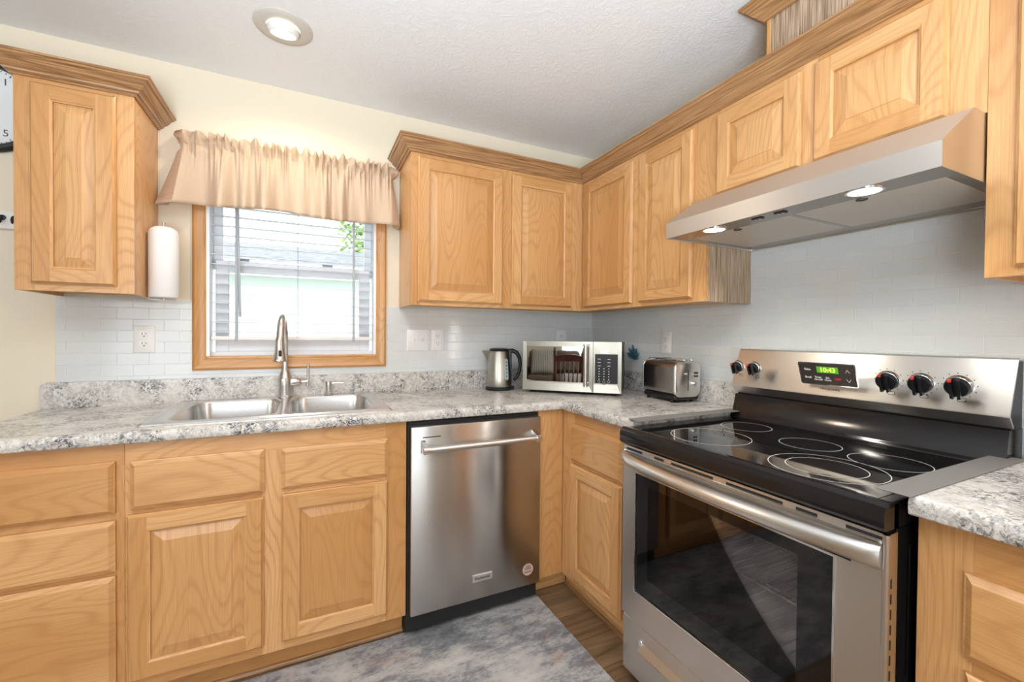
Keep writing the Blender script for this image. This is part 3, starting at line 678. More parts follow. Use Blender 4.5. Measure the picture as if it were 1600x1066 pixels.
b = MB(); b.lathe([(0, -.6362), (.026, -.6362), (.026, -.6372), (0, -.6372)], (.518, 0, .178), 40, 'y', False); o2 = b.build('round_sticker', 'copper_print', o)
b = MB()
for k, (hw, zc) in enumerate(((.010, .195), (.014, .190), (.016, .185), (.015, .180), (.019, .170), (.016, .1655))): b.box(.518-hw, .518+hw, -.6376, -.6373, zc-.0011, zc+.0011)
b.build('sticker_print', 'mark_red' if False else 'mark_dark', o2)
b = MB(); b.box(.01, w-.012, -.565, -.555, .012, .104, 'x', .001); b.build('toe_panel', 'black_gloss', dw)

# ------------------------------------------------------------------ range
rg = thing('kitchen_range', 'stainless steel electric range with a black glass cooktop', 'range', (0, -1.1105, 0), R(-90)); w = .7635
def rx(y): return -1.1105-y          # world y -> local x
b = MB(); b.box(.006, .016, -.635, -.035, .03, .84, 'z', .001).box(w-.016, w-.006, -.635, -.035, .03, .84, 'z', .001).box(.016, w-.016, -.045, -.035, .03, .84).box(.016, w-.016, -.635, -.045, .03, .045)
b.box(.016, .075, -.636, -.626, .19, .84).box(w-.075, w-.016, -.636, -.626, .19, .84).box(.075, w-.075, -.636, -.626, .77, .84)
for k in range(3): b.box(w-.0065, w-.003, -.59+k*.035, -.575+k*.035, .06, .80, 'z', .002)
for xx in (.05, w-.05):
    for yy in (-.58, -.08): b.lathe([(.018, 0.0005), (.018, .008), (.010, .010), (.010, .032)], (xx, yy, 0), 14)
b.build('body', 'black_gloss', rg)
# oven cavity
cz0, cz1, ca, cb_ = .30, .745, .075, w-.075
b = MB(); b.box(ca, cb_, -.625, -.07, cz0-.006, cz0).box(ca, cb_, -.625, -.07, cz1, cz1+.006).box(ca-.006, ca, -.625, -.07, cz0, cz1).box(cb_, cb_+.006, -.625, -.07, cz0, cz1).box(ca, cb_, -.07, -.064, cz0, cz1)
o = b.build('oven_cavity', 'oven_cavity', rg)
for zr in (.42, .56):
    b = MB()
    for k in range(25): x = ca+.012+(cb_-ca-.024)*k/24; b.tube([(x, -.60, zr), (x, -.09, zr)], .0018, 6)
    for y in (-.605, -.35, -.088): b.tube([(ca+.006, y, zr), (cb_-.006, y, zr)], .003, 6)
    b.build('oven_rack', 'oven_wire', o)
# door
dz0, dz1 = .245, .836; gx0, gx1, gz0, gz1 = .068, w-.095, .350, .752
b = MB()
for (x0, x1, z0, z1) in ((.002, gx0, dz0, dz1), (gx1, w-.002, dz0, dz1), (gx0, gx1, dz0, gz0), (gx0, gx1, gz1, dz1)): b.box(x0, x1, -.678, -.642, z0, z1, 'x', off=(0, 0))
b.lathe([(.006, dz0), (.006, dz1)], (w-.006, -.676, 0), 12); dr = b.build('oven_door', 'steel_range', rg)
b = MB(); t = .0035
b.box(gx0-t, gx0, -.6805, -.676, gz0-t, gz1+t).box(gx1, gx1+t, -.6805, -.676, gz0-t, gz1+t).box(gx0, gx1, -.6805, -.676, gz0-t, gz0, 'x').box(gx0, gx1, -.6805, -.676, gz1, gz1+t, 'x'); b.build('window_trim', 'chrome', dr)
ix0, ix1, iz0, iz1 = gx0+.052, gx1-.075, gz0+.062, gz1-.032
b = MB(); b.box(gx0, ix0, -.675, -.669, gz0, gz1).box(ix1, gx1, -.675, -.669, gz0, gz1).box(ix0, ix1, -.675, -.669, gz0, iz0).box(ix0, ix1, -.675, -.669, iz1, gz1); b.build('window_border', 'black_glass', dr)
MB().box(ix0, ix1, -.675, -.669, iz0, iz1).build('oven_window', 'oven_glass', dr)
for x0, x1, za, zb in ((.02, .095, .823, .8295), (.15, .19, .823, .8295), (.22, .37, .823, .8295), (.41, .56, .823, .8295), (.59, .635, .823, .8295), (.69, .752, .823, .8295), (.075, .10, .757, .764), (.60, .70, .757, .764)):
    MB().box(x0, x1, -.6786, -.6775, za, zb).build('vent_slot', 'black_matte', dr)
# bowed handle
rings = []; NH = 40
for k in range(NH+1):
    s = k/NH; x = .006+(w-.016)*s; bow = math.sin(PI*min(1, max(0, s)))**.55; hh = .024; y0 = -.6785
    prof = []
    for q in range(13):
        a = PI*q/12; prof.append((x, y0-.003-(.012+.036*bow)*math.sin(a)**.8, .792+hh*math.cos(a)-.004*bow))
    rings.append(prof)
b = MB(); b.loft(rings, 'x', True, True, True, (0, 0)); b.build('door_handle', 'steel_lite', dr)
b = MB(); b.tube([(.012, -.680, .8165), (.012, -.6805, .820), (w-.02, -.6805, .820), (w-.012, -.680, .816)], .002, 6); b.tube([(w-.012, -.680, .768), (w-.02, -.6805, .764), (.02, -.6805, .764)], .002, 6); b.build('handle_bead', 'chrome', dr)
for k in range(12): MB().box(w-.0020, w-.0012, -.667, -.6635, .40+k*.030, .419+k*.030).build('side_perforation', 'black_matte', dr)
# drawer
b = MB(); b.box(.002, w-.002, -.672, -.640, .045, .236, 'x', .003); o = b.build('storage_drawer', 'steel_range', rg)
b = MB(); b.prism([(-.6715, .186), (-.690, .180), (-.694, .170), (-.690, .163), (-.6715, .160)], 'x', .10, w-.10, 'x'); b.build('drawer_pull', 'steel_lite', o)
b = MB(); b.box(.085, .098, -.676, -.6715, .155, .195, bev=.001); b.build('end_badge', 'chrome', o)
# cooktop
cz = .896
b = MB(); pf = [(-.642, .845), (-.690, .845), (-.695, .852), (-.695, .880), (-.690, .892), (-.680, cz+.003), (-.662, cz+.001), (-.640, cz-.004), (-.640, .845)]
b.prism(pf, 'x', .002, w-.002, 'x')
b.box(.002, .03, -.66, -.10, .842, cz, 'y', .003).box(w-.03, w-.002, -.66, -.10, .842, cz, 'y', .003).box(.03, w-.03, -.13, -.10, .842, cz, 'x'); b.build('cooktop_frame', 'black_gloss', rg)
b = MB(); b.box(.03, w-.03, -.655, -.128, cz-.008, cz-.0005, 'x'); ct = b.build('glass_cooktop', 'black_glass', rg)
for (bx_, by_, r) in ((.225, -.515, .118), (.175, -.270, .080), (.420, -.325, .078), (.572, -.530, .122), (.572, -.530, .084), (.615, -.330, .084)):
    MB().ring((bx_, by_), r-.0011, r+.0011, cz-.0001).build('burner_ring', 'mark_ring', ct)
b = MB(); b.box(-.024, .034, -.638, -.075, .915, .9175, 'y', .001); b.build('gap_cover', 'grey_silicone', rg)
b = MB(); b.box(w-.034, w+.022, -.66, -.075, .915, .9175, 'y', .001); b.build('gap_cover', 'grey_silicone', rg)
for o in rg.children:
    if o.name.startswith('gap_cover'): o['label'] = 'grey gap cover strip'
# backguard
b = MB(); b.prism([(-.128, cz-.004), (-.120, .904), (-.112, .912), (-.094, .985), (-.010, .985), (-.010, .85), (-.128, .85)], 'x', .002, w-.002, 'x'); b.build('backguard_riser', 'black_gloss', rg)
b = MB(); b.prism([(-.080, .985), (-.084, 1.03), (-.050, 1.158), (-.008, 1.158), (-.008, .985)], 'x', .004, w-.004, 'x'); b.build('backguard_housing', 'black_plastic', rg)
P0, P1 = Vector((0, -.110, 1.026)), Vector((0, -.060, 1.166)); FT = math.atan2(P0.y-P1.y, P1.z-P0.z)
b = MB(); pf = [(-.084, .994), (-.088, .990), (-.113, 1.020), (-.1125, 1.026), (-.064, 1.163), (-.058, 1.167), (-.012, 1.167), (-.012, 1.163), (-.058, 1.162), (-.106, 1.026), (-.106, 1.021)]
b.prism(pf, 'x', -.002, w+.002, 'x', (0, 0)); pn = b.build('control_panel', 'steel_lite', rg)
FM = Matrix.Translation((0, -.1125, 1.026)) @ Matrix.Rotation(FT*-1, 4, 'X')    # panel frame: x across, z up the slope, -y outward
def knob(x, z, r, label=None):
    m = FM @ Matrix.Translation((x, 0, z))
    b = MB(); b.lathe([(r+.003, -.0005), (r+.003, -.002), (r+.001, -.006), (r-.001, -.0065), (r-.001, -.012)], (0, 0, 0), 32, 'y', m=m); k = b.build('knob', 'chrome', pn)
    b = MB(); b.lathe([(r, -.0125), (r, -.019), (r-.003, -.024)], (0, 0, 0), 32, 'y', m=m)
    for sx in (-1, 1): b.prism([(sx*.0045, -r-.001), (sx*.0105, -r+.001), (sx*.0105, r-.001), (sx*.0045, r+.001)], 'y', -.035, -.022, m=m)
    b.box(-.0105, .0105, -.0245, -.0235, -r*.9, r*.9, m=m)
    b.build('grip', 'black_plastic', k)
    b = MB(); b.box(-.0107, -.0043, -.0354, -.029, r-.0055, r+.0012, m=m); b.build('pointer', 'mark_red', k)
    return k
for x in (.050, .118): knob(x, .081, .021)
for x in (.531, .606, .682): knob(x, .072, .0262)
# burner pictograms and dial marks
b = MB()
for x, qx, qz in ((.050, -1, 1), (.118, -1, -1), (.531, 0, 1), (.606, 1, 1), (.682, 1, -1)):
    s_ = .007; zc = .030 if x > .3 else .042; s_ = .008 if x > .3 else .006
    for a in ((-s_, s_, s_*.68, s_*.68+.001), (-s_, s_, -s_*.68-.001, -s_*.68), (-s_-.001, -s_, -s_*.68, s_*.68), (s_, s_+.001, -s_*.68, s_*.68)): b.box(x+a[0], x+a[1], -.0006, 0.0002, zc+a[2], zc+a[3], m=FM)
    b.box(x+qx*s_*.8-.0016, x+qx*s_*.8+.0016, -.0007, .0002, zc+qz*s_*.55-.0016, zc+qz*s_*.55+.0016, m=FM)
    if x > .3:
        for k in range(11):
            a = R(-60+30*k); b.box(x+.034*math.cos(a)-.0010, x+.034*math.cos(a)+.0010, -.0006, .0002, .072+.034*math.sin(a)-.0013, .072+.034*math.sin(a)+.0013, m=FM)
b.text('FRIGIDAIRE', .0115, .366, .0195, -.0004, m=FM, bold=.0001); b.build('panel_print', 'mark_dark', pn)
b = MB(); b.prism(rrect(.172, .080, .006, 4, .366, .074), 'y', -.0022, .001, m=FM); o = b.build('display_bezel', 'chrome', pn)
b = MB(); b.prism(rrect(.165, .073, .004, 4, .366, .074), 'y', -.0032, -.0015, m=FM); ds = b.build('display_panel', 'dark_panel', o)
b = MB(); b.box(.338, .402, -.0036, -.003, .079, .101, m=FM); b.build('clock_display', 'lcd_green', ds)
MB().text('10:43', .0215, .371, .0895, -.0042, m=FM @ Matrix.Identity(4), bold=.0002).build('clock_digits', 'lcd_digit', ds)
b = MB(); b.text('Bake', .0105, .309, .089, -.0036, m=FM, bold=.0002).text('Broil', .0105, .307, .060, -.0036, m=FM, bold=.0002).text('Timer\nOn-Off', .0085, .338, .058, -.0036, m=FM, bold=.0002).text('Set\nClock', .0085, .367, .058, -.0036, m=FM, bold=.0002)
for zc, s_ in ((.088, 1), (.058, -1)):
    for sx in (-1, 1): b.loft([[(.428, -.0035, zc+.005*s_), (.428, -.0035, zc+.0075*s_), (.428+sx*.006, -.0035, zc-.003*s_), (.428+sx*.006, -.0035, zc-.0055*s_)]], m=FM, cap1=True)
b.build('key_print', 'mark_white', ds)
MB().text('OFF', .0105, .397, .059, -.0036, m=FM, bold=.0003).build('off_key_print', 'mark_red', ds)

# ------------------------------------------------------------------ range hood
hd = thing('range_hood', 'stainless steel under-cabinet range hood with two lit lamps', 'range hood', (0, -1.113, 1.577), R(-90)); w = .759
b = MB(); o3 = (0, 0)
b.prism([(-.340, .158), (-.490, .055), (-.490, 0), (-.487, 0), (-.487, .053), (-.339, .155)], 'x', .0015, w-.0015, 'x', o3)
b.box(.0015, w-.0015, -.340, -.009, .155, .158, 'x', off=o3)
for x in (0, w-.0015): b.prism([(-.009, 0), (-.490, 0), (-.490, .055), (-.340, .158), (-.009, .158)], 'x', x, x+.0015, 'y', (0, 0))
b.box(.0015, w-.0015, -.012, -.009, 0, .155, 'x', off=o3); b.build('canopy', 'steel_hood', hd)
b = MB(); b.box(.0015, w-.0015, -.486, -.385, .004, .006, 'x', off=o3).box(.0015, w-.0015, -.075, -.013, .004, .006, 'x', off=o3)
for x0, x1 in ((.0015, .03), (.378, .394), (w-.03, w-.0015)): b.box(x0, x1, -.385, -.075, .004, .006, 'y', off=o3)
up_ = b.build('underside_plate', 'steel', hd)
for x0, x1 in ((.031, .377), (.395, w-.031)):
    b = MB(); b.box(x0, x1, -.384, -.076, .0035, .012, 'x', .002); fl = b.build('grease_filter', 'filter', hd)
    b = MB(); xm = (x0+x1)/2; b.lathe([(.008, .0035), (.013, .0035), (.013, .0015), (.008, .0015)], (xm, -.372, 0), 20, caps=False); b.build('pull_ring', 'mark_dark', fl)
for x in (.165, .598):
    b = MB(); b.lathe([(.034, .0042), (.040, .004), (.040, .002), (.034, .0015)], (x, -.438, 0), 28, caps=False); q = b.build('lamp_bezel', 'chrome', hd)
    b = MB(); b.lathe([(0, .0018), (.034, .0018), (.034, .0045), (0, .0045)], (x, -.438, 0), 28, caps=False); b.build('lamp_lens', 'hood_lens', q)
    l = bpy.data.lights.new('hood_lamp', 'SPOT'); l.energy = 5; l.spot_size = R(140); l.spot_blend = .8; l.shadow_soft_size = .03; l.color = (1, .93, .82)
    lo = bpy.data.objects.new('hood_lamp', l); COL.objects.link(lo); lo.parent = hd; lo.location = (x, -.438, -.004)
for x in (.322, .392):
    b = MB(); b.box(x-.016, x+.016, -.452, -.430, .0005, .0042, bev=.002); q = b.build('rocker_switch', 'black_plastic', hd)
    b = MB(); b.box(x-.009, x-.003, -.446, -.436, -.0008, .0008).box(x+.003, x+.010, -.445, -.437, -.0008, .0008); b.build('switch_print', 'chrome', q)

# ------------------------------------------------------------------ microwave
mw = thing('microwave', 'stainless steel microwave with a mirrored door set across the counter corner', 'microwave', (-.646, -.268, .9145), R(-44)); w, dp, z0, z1 = .512, .285, .014, .272
b = MB(); b.box(.004, w-.004, .014, dp, z0, z1-.002, 'x', .004, 2)
for x in (.04, w-.04):
    for y in (.05, dp-.04): b.lathe([(.012, 0), (.012, .014)], (x, y, 0), 14)
b.build('housing', 'black_plastic', mw)
sp = .372; 
b = MB()
def mwframe(b, x0, x1, l, r, zt_, zb_):
    b.box(x0, x0+l, -.002, .014, z0, z1, 'z', off=(0, 0)); b.box(x1-r, x1, -.002, .014, z0, z1, 'z', off=(0, 0))
    b.box(x0+l, x1-r, -.002, .014, z1-zt_, z1, 'x', off=(0, 0))
    b.box(x0+l, x1-r, -.002, .014, z0, z0+zb_, 'x', off=(0, 0))
mwframe(b, 0, sp-.001, .020, .022, .026, .048); dr = b.build('door', 'steel_mw', mw)
b = MB(); b.box(.020, sp-.023, .0005, .012, z0+.048, z1-.026); b.build('mirror_window', 'mirror_glass', dr)
b = MB(); b.loft([[(.004, -.0015, z0+.004), (.020, -.0015, z0+.046), (sp-.024, -.0015, z0+.046), (sp-.004, -.0015, z0+.004)], [(.004, -.007, z0+.002), (.020, -.004, z0+.043), (sp-.024, -.004, z0+.043), (sp-.004, -.007, z0+.002)]], 'x', True, True, True); b.build('lower_rail', 'steel_mw', dr)
b = MB(); b.tube([(sp-.034, -.036, z0+.040), (sp-.034, -.036, z1-.016)], .0105, 18); hnd = b.build('handle', 'steel_mw', dr)
b = MB()
for zz in (z0+.048, z1-.024): b.lathe([(.008, -.034), (.008, 0)], (sp-.034, 0, zz), 12, 'y')
for zz in (z0+.036, z1-.016): b.lathe([(.0122, zz-.004), (.0122, zz+.004)], (sp-.034, -.036, 0), 18)
b.build('handle_mount', 'chrome', hnd)
b = MB(); mwframe(b, sp+.001, w, .008, .018, .026, .048); cp = b.build('control_panel', 'steel_mw', mw)
b = MB(); b.box(sp+.009, w-.018, -.0005, .012, z0+.044, z1-.062); b.build('keypad', 'black_plastic', cp)
b = MB(); b.box(sp+.009, w-.018, -.0004, .012, z1-.062, z1-.026); b.build('display_bezel', 'steel_mw', cp)
b = MB(); b.box(sp+.034, sp+.076, -.0008, .0, z1-.058, z1-.042); b.build('display', 'lcd_pale', cp)
b = MB()
kx = [sp+.030, sp+.054, sp+.078]
for zz in (.185, .168, .151):
    for x in (kx[0], kx[2]): b.box(x-.007, x+.007, -.001, 0, zz-.0010, zz+.0010)
for zz in (.137, .123, .110, .097, .084):
    for x in kx: b.box(x-.0022, x+.0022, -.001, 0, zz-.0018, zz+.0018)
for x in kx: b.ring((0, 0), .0055, .007, 0, 18, 1, 1) if False else b.lathe([(.0052, -.001), (.0060, -.001), (.0060, 0), (.0052, 0)], (x, 0, .076-.004), 16, 'y', False)
b.build('key_print', 'mark_white', cp)
b = MB(); b.lathe([(0, -.004), (.009, -.004), (.011, -.001), (.011, 0)], (kx[1], 0, .060-.002), 20, 'y', False); b.build('open_button', 'chrome', cp)
b = MB(); b.loft([[(w-.018, -.0015, z0+.046), (w-.002, -.0015, z0+.003), (sp+.003, -.0015, z0+.003), (sp+.003, -.0015, z0+.046)], [(w-.020, -.004, z0+.043), (w-.003, -.007, z0+.002), (sp+.003, -.007, z0+.002), (sp+.003, -.004, z0+.043)]], 'x', True, True, True); b.build('lower_rail', 'steel_mw', cp)

# ------------------------------------------------------------------ kettle
kt = thing('electric_kettle', 'stainless steel electric kettle with a black handle beside the microwave', 'kettle', (-.722, -.125, .9145), R(-25))
b = MB(); b.lathe([(.074, 0), (.076, .004), (.076, .012), (.070, .018)], n=40); b.box(.045, .085, -.02, .02, .0, .02, bev=.004); b.build('power_base', 'black_plastic', kt)
b = MB(); b.lathe([(.069, .019), (.070, .024), (.0685, .06), (.064, .13), (.0585, .195), (.0565, .212), (.0545, .214)], n=48)
b.loft([[(-.052, -.024, .213), (-.052, .024, .213), (-.059, .012, .165), (-.060, 0, .150), (-.059, -.012, .165)], [(-.096, -.006, .216), (-.096, .006, .216), (-.078, .006, .185), (-.064, 0, .158), (-.078, -.006, .185)]], 'z', True, True, True)
b.build('body', 'steel_mw', kt)
b = MB(); b.lathe([(.0545, .212), (.0555, .219), (.050, .227), (.030, .231), (0, .232)], n=40); b.build('lid', 'black_plastic', kt)
b = MB(); hp = [(.048, 0, .214), (.075, 0, .216), (.098, 0, .206), (.113, 0, .178), (.118, 0, .14), (.113, 0, .10), (.099, 0, .068), (.082, 0, .052)]
b.tube(hp, [.014, .0145, .014, .0125, .0115, .0105, .010, .010], 14, flat=.85); b.box(.050, .070, -.017, .017, .03, .214, bev=.005, seg=2); b.build('handle', 'black_plastic', kt)
ga = R(-52); gm = Matrix.Rotation(ga, 4, 'Z') @ Matrix.Translation((.0655, 0, .115)) @ Matrix.Rotation(R(-4.3), 4, 'Y')
b = MB(); b.prism(rrect(.022, .115, .009, 5), 'x', -.004, .003, m=gm); gg = b.build('water_gauge', 'water_gauge', kt)
b = MB()
for k in range(5): b.box(.003, .0034, -.004, .004, -.04+.019*k, -.034+.019*k, m=gm)
b.build('gauge_marks', 'mark_dark', gg)

# ------------------------------------------------------------------ toaster
ts = thing('toaster', 'brushed stainless two slot toaster in front of the outlet left of the range', 'toaster', (-.112, -.780, .9145), R(-96))   # local -y faces the room, +x the range end
L2, W2, TB, TT = .118, .072, .028, .186
def tprof(ins=0, r=.034):
    h = TT-TB-2*ins; wd = 2*W2-2*ins
    return [(y, z+(TT+TB)/2) for y, z in rrect(wd, h, r, 8)]
b = MB(); b.loft([[(-L2+.006, y, z) for y, z in tprof()], [(L2-.012, y, z) for y, z in tprof()]], 'x', True, True, True, (0, 0)); b.build('shell', 'steel', ts)
b = MB(); b.loft([[(-L2, y, z) for y, z in tprof(.004)], [(-L2+.003, y, z) for y, z in tprof(-.0015)], [(-L2+.007, y, z) for y, z in tprof(-.0015)]], 'y', True, True, True, (0, 0)); b.build('end_cap', 'chrome', ts)
b = MB(); b.loft([[(L2-.013, y, z) for y, z in tprof(-.002)], [(L2-.004, y, z) for y, z in tprof(-.002)], [(L2, y, z) for y, z in tprof(.003)]], 'y', True, True, True, (0, 0)); ec = b.build('end_cap', 'steel_lite', ts)
b = MB(); b.box(L2, L2+.0006, -.002, .002, .055, .150); b.build('lever_slot', 'black_matte', ec)
b = MB(); b.box(L2, L2+.014, -.018, .018, .128, .136, bev=.003, seg=2); b.build('lever', 'chrome', ec)
b = MB(); b.lathe([(.013, L2), (.013, L2+.004), (.010, L2+.016), (0, L2+.017)], (0, .034, .085), 20, 'x', False); b.build('browning_knob', 'chrome', ec)
for yy, zz in ((.038, .136), (.050, .136), (.038, .121), (.050, .121)):
    b = MB(); b.lathe([(.0048, L2), (.0048, L2+.002), (0, L2+.0025)], (0, yy, zz), 12, 'x', False); b.build('button', 'black_plastic', ec)
b = MB(); b.box(-L2+.004, L2-.006, -W2+.004, W2-.004, .012, .034, bev=.006)
for x in (-L2+.03, L2-.04):
    for y in (-W2+.016, W2-.016): b.lathe([(.008, 0), (.009, .012)], (x, y, 0), 12)
b.build('base', 'black_plastic', ts)
b = MB(); b.box(-L2+.03, L2-.045, -.038, -.012, TT-.003, TT+.0006).box(-L2+.03, L2-.045, .012, .038, TT-.003, TT+.0006); b.build('slot', 'black_matte', ts)
b = MB()
for y in (-.044, 0, .044): b.tube([(-L2+.01, y, TT+.002), (-L2+.02, y, TT+.010), (L2-.03, y, TT+.010), (L2-.02, y, TT+.002)], .0022, 8)
for x in (-L2+.02, 0, L2-.03): b.tube([(x, -.044, TT+.010), (x, .044, TT+.010)], .0022, 8)
b.build('warming_rack', 'chrome', ts)

# blue ornament on the tiles
og = thing('blue_ornament', 'small blue translucent petal shaped ornament on the tiles behind the microwave', 'ornament', (-.0065, -.425, 1.092))
b = MB()
for k in range(5):
    a = R(-58+29*k); ln = .075-.010*abs(k-2); rings = []
    for s in range(9):
        t = s/8; wd = .0135*math.sin(PI*min(1, t*.9+.1))**.8*(1 if s < 8 else .2)+.001; cy, czz = math.sin(a)*ln*t, math.cos(a)*ln*t
        rings.append([(-.010-.014*math.sin(PI*t*.5) + .005*math.cos(q), cy+wd*math.cos(a)*math.sin(q), czz-wd*math.sin(a)*math.sin(q)) for q in [2*PI*j/10 for j in range(10)]])
    b.loft(rings, 'z', True, True, True)
b.build('petals', 'blue_glass', og)
b = MB(); b.lathe([(.012, -.014), (.014, -.004), (.014, 0)], (0, 0, .004), 16, 'x'); b.build('mount', 'blue_glass', og)

# ------------------------------------------------------------------ outlets and switches
def outlet(loc, rz, label, kind='outlet', grp=None):
    t = thing('wall_outlet' if kind == 'outlet' else 'wall_switch', label, kind, loc, rz)
    wd = .070 if kind == 'outlet' else .118
    b = MB(); b.loft([[(x, 0, z) for x, z in rrect(wd, .115, .004, 3)], [(x, -.003, z) for x, z in rrect(wd, .115, .004, 3)], [(x, -.0055, z) for x, z in rrect(wd-.008, .107, .004, 3)]], 'z', True, True, True); pl_ = b.build('cover_plate', 'white_plastic', t)
    if kind == 'outlet':
        for zc in (.020, -.020):
            b = MB(); b.loft([[(x, y, z) for x, z in rrect(.033, .029, .010, 5, 0, zc)] for y in (-.005, -.0068)], 'z', True, True, True); rc = b.build('receptacle', 'white_plastic', t)
            b = MB()
            for sx in (-1, 1): b.box(sx*.0065-.0011, sx*.0065+.0011, -.0072, -.0066, zc-.001, zc+.0075)
            b.lathe([(.0026, -.0072), (.0026, -.0066)], (0, 0, zc-.0075), 10, 'y'); b.build('slots', 'mark_dark', rc)
    else:
        for xc in (-.023, .023):
            b = MB(); b.box(xc-.0055, xc+.0055, -.0068, -.005, -.012, .012); q = b.build('toggle_frame', 'white_plastic', t)
            b = MB(); b.loft([[(xc-.004, -.006, -.004), (xc+.004, -.006, -.004), (xc+.004, -.006, .006), (xc-.004, -.006, .006)], [(xc-.0035, -.017, .006), (xc+.0035, -.017, .006), (xc+.0035, -.016, .011), (xc-.0035, -.016, .011)]], 'z', True, True, True); b.build('toggle', 'white_plastic', q)
    return t
yw = -TH-.0003
outlet((-2.3025, yw, 1.187), 0, 'white duplex outlet on the tiles left of the window')
outlet((-1.148, yw, 1.186), 0, 'white double toggle switch plate right of the window', 'light switch')
outlet((-1.041, yw, 1.188), 0, 'white duplex outlet beside the double switch plate')
outlet((-.242, yw, 1.195), 0, 'white outlet cover mostly hidden behind the microwave')
outlet((yw, -.648, 1.184), R(-90), 'white duplex outlet above the toaster')

# ------------------------------------------------------------------ paper towel on the cabinet side
pt = thing('paper_towel_roll', 'white paper towel roll upright on a chrome holder beside the left wall cabinet', 'paper towel', (-2.205, -.14, 1.350))
b = MB(); b.lathe([(.020, .006), (.047, .006), (.0485, .010), (.0485, .262), (.044, .276), (.030, .286), (.014, .289)], n=40); b.build('roll', 'paper', pt)
b = MB(); b.tube([(0, 0, -.002), (0, 0, .300)], .004, 10); b.lathe([(.0, .298), (.006, .300), (.006, .306), (0, .309)], n=14, caps=False)
b.tube([(0, 0, 0), (-.03, 0, -.002), (-.0508, 0, .0), (-.0508, 0, .045)], .0032, 8); b.tube([(-.030, -.03, .0), (0, 0, 0), (.03, .03, 0)], .0028, 8); b.build('holder', 'chrome', pt)

# ------------------------------------------------------------------ wall clock and hook rail (left edge)
ck = thing('wall_clock', 'round wall clock with a black frame at the left edge', 'clock', (-2.765, -.001, 2.056))
b = MB(); b.lathe([(.150, 0), (.172, 0), (.174, -.012), (.166, -.026), (.152, -.028), (.146, -.018), (.146, -.006)], (0, 0, 0), 64, 'y', False); b.build('frame', 'black_plastic', ck)
b = MB(); b.lathe([(0, -.006), (.150, -.006), (.150, -.002), (0, -.002)], (0, 0, 0), 64, 'y', False); fc = b.build('dial', 'clock_face', ck)
b = MB()
for k in range(1, 13): a = R(90-30*k); b.text(str(k), .036, .110*math.cos(a), .110*math.sin(a), -.0066)
for k in range(60):
    a = R(6*k); m = Matrix.Rotation(-a, 4, 'Y'); l_ = .010 if k % 5 == 0 else .005
    b.box(-.0012, .0012, -.0068, -.006, .142-l_, .142, m=m)
b.build('numerals', 'mark_dark', fc)
for a, ln, wd in ((-62, .075, .0035), (195, .110, .0025)):
    b = MB(); b.box(-wd, wd, -.0115, -.0100, -.015, ln, m=Matrix.Rotation(R(a), 4, 'Y')); b.build('hand', 'black_matte', ck)
hk = thing('hook_rail', 'white board with small black coat hooks under the clock', 'hook rail', (-2.9, -.0005, 1.635))
b = MB(); b.box(-.30, .29, -.014, 0, -.034, .034, 'x', .003); b.build('board', 'hook_board', hk)
for x in (-.22, -.095, .03, .183, .216):
    b = MB(); b.lathe([(.010, -.014), (.010, -.017), (0, -.019)], (x, 0, .008), 14, 'y', False); b.tube([(x, -.017, .010), (x, -.023, .002), (x, -.025, -.010), (x, -.030, -.014), (x, -.036, -.008), (x, -.037, .002)], .0026, 8); b.build('hook', 'black_plastic', hk)

# ------------------------------------------------------------------ ceiling lights
cl = thing('ceiling_light', 'round white recessed ceiling light with a lit tilted lamp above the sink', 'ceiling light', (-1.768, -.455, HC), 0, 'recessed ceiling lights')
b = MB(); b.lathe([(.101, -.0005), (.101, -.003), (.096, -.007), (.064, -.011), (.059, -.010), (.057, -.002)], n=56, caps=False); b.build('trim_ring', 'beige_trim', cl)
tm = Matrix.Translation((0, 0, -.004)) @ Matrix.Rotation(R(14), 4, 'X')
b = MB(); b.lathe([(.0555, .0), (.055, -.010), (.050, -.020), (.046, -.024), (.042, -.022)], n=44, caps=False, m=tm); b.build('eyeball', 'white_enamel', cl)
b = MB(); b.lathe([(0, -.026), (.030, -.025), (.0425, -.021), (.0425, -.017), (0, -.017)], n=36, caps=False, m=tm); b.build('lamp_lens', 'lamp_lens', cl)
l = bpy.data.lights.new('ceiling_lamp', 'SPOT'); l.energy = 20; l.spot_size = R(165); l.spot_blend = .6; l.shadow_soft_size = .045; l.color = (1, .84, .64)
lo = bpy.data.objects.new('ceiling_lamp', l); COL.objects.link(lo); lo.parent = cl; lo.location = (0, 0, -.034)
for x, y, lb in ((-1.75, -1.70, 'added recessed ceiling light in the middle of the kitchen, out of the picture'), (-2.6, -2.2, 'added recessed ceiling light behind the camera on the left, out of the picture'), (-1.0, -3.6, 'added recessed ceiling light behind the camera on the right, out of the picture'), (-4.3, -4.3, 'added recessed ceiling light over the living room, out of the picture')):
    q = copy_tree(cl); q.location = (x, y, HC); q['label'] = lb  # extra unseen copies of the sink lamp, added to light the room

# ------------------------------------------------------------------ rug
rm = MB(); pr_ = rrect(1.80, .80, .03, 5)
rm.loft([[(x, y, z) for x, y in rrect(1.80-2*i, .80-2*i, .03, 5)] for i, z in ((0, .0004), (0, .006), (.003, .009))], 'x', True, True, True)
o = rm.build('kitchen_rug', 'rug'); o.location = (-1.615, -.968, 0); o.rotation_euler = (0, 0, R(.8)); tag(o, 'distressed grey and white rug on the floor in front of the dishwasher', 'rug')

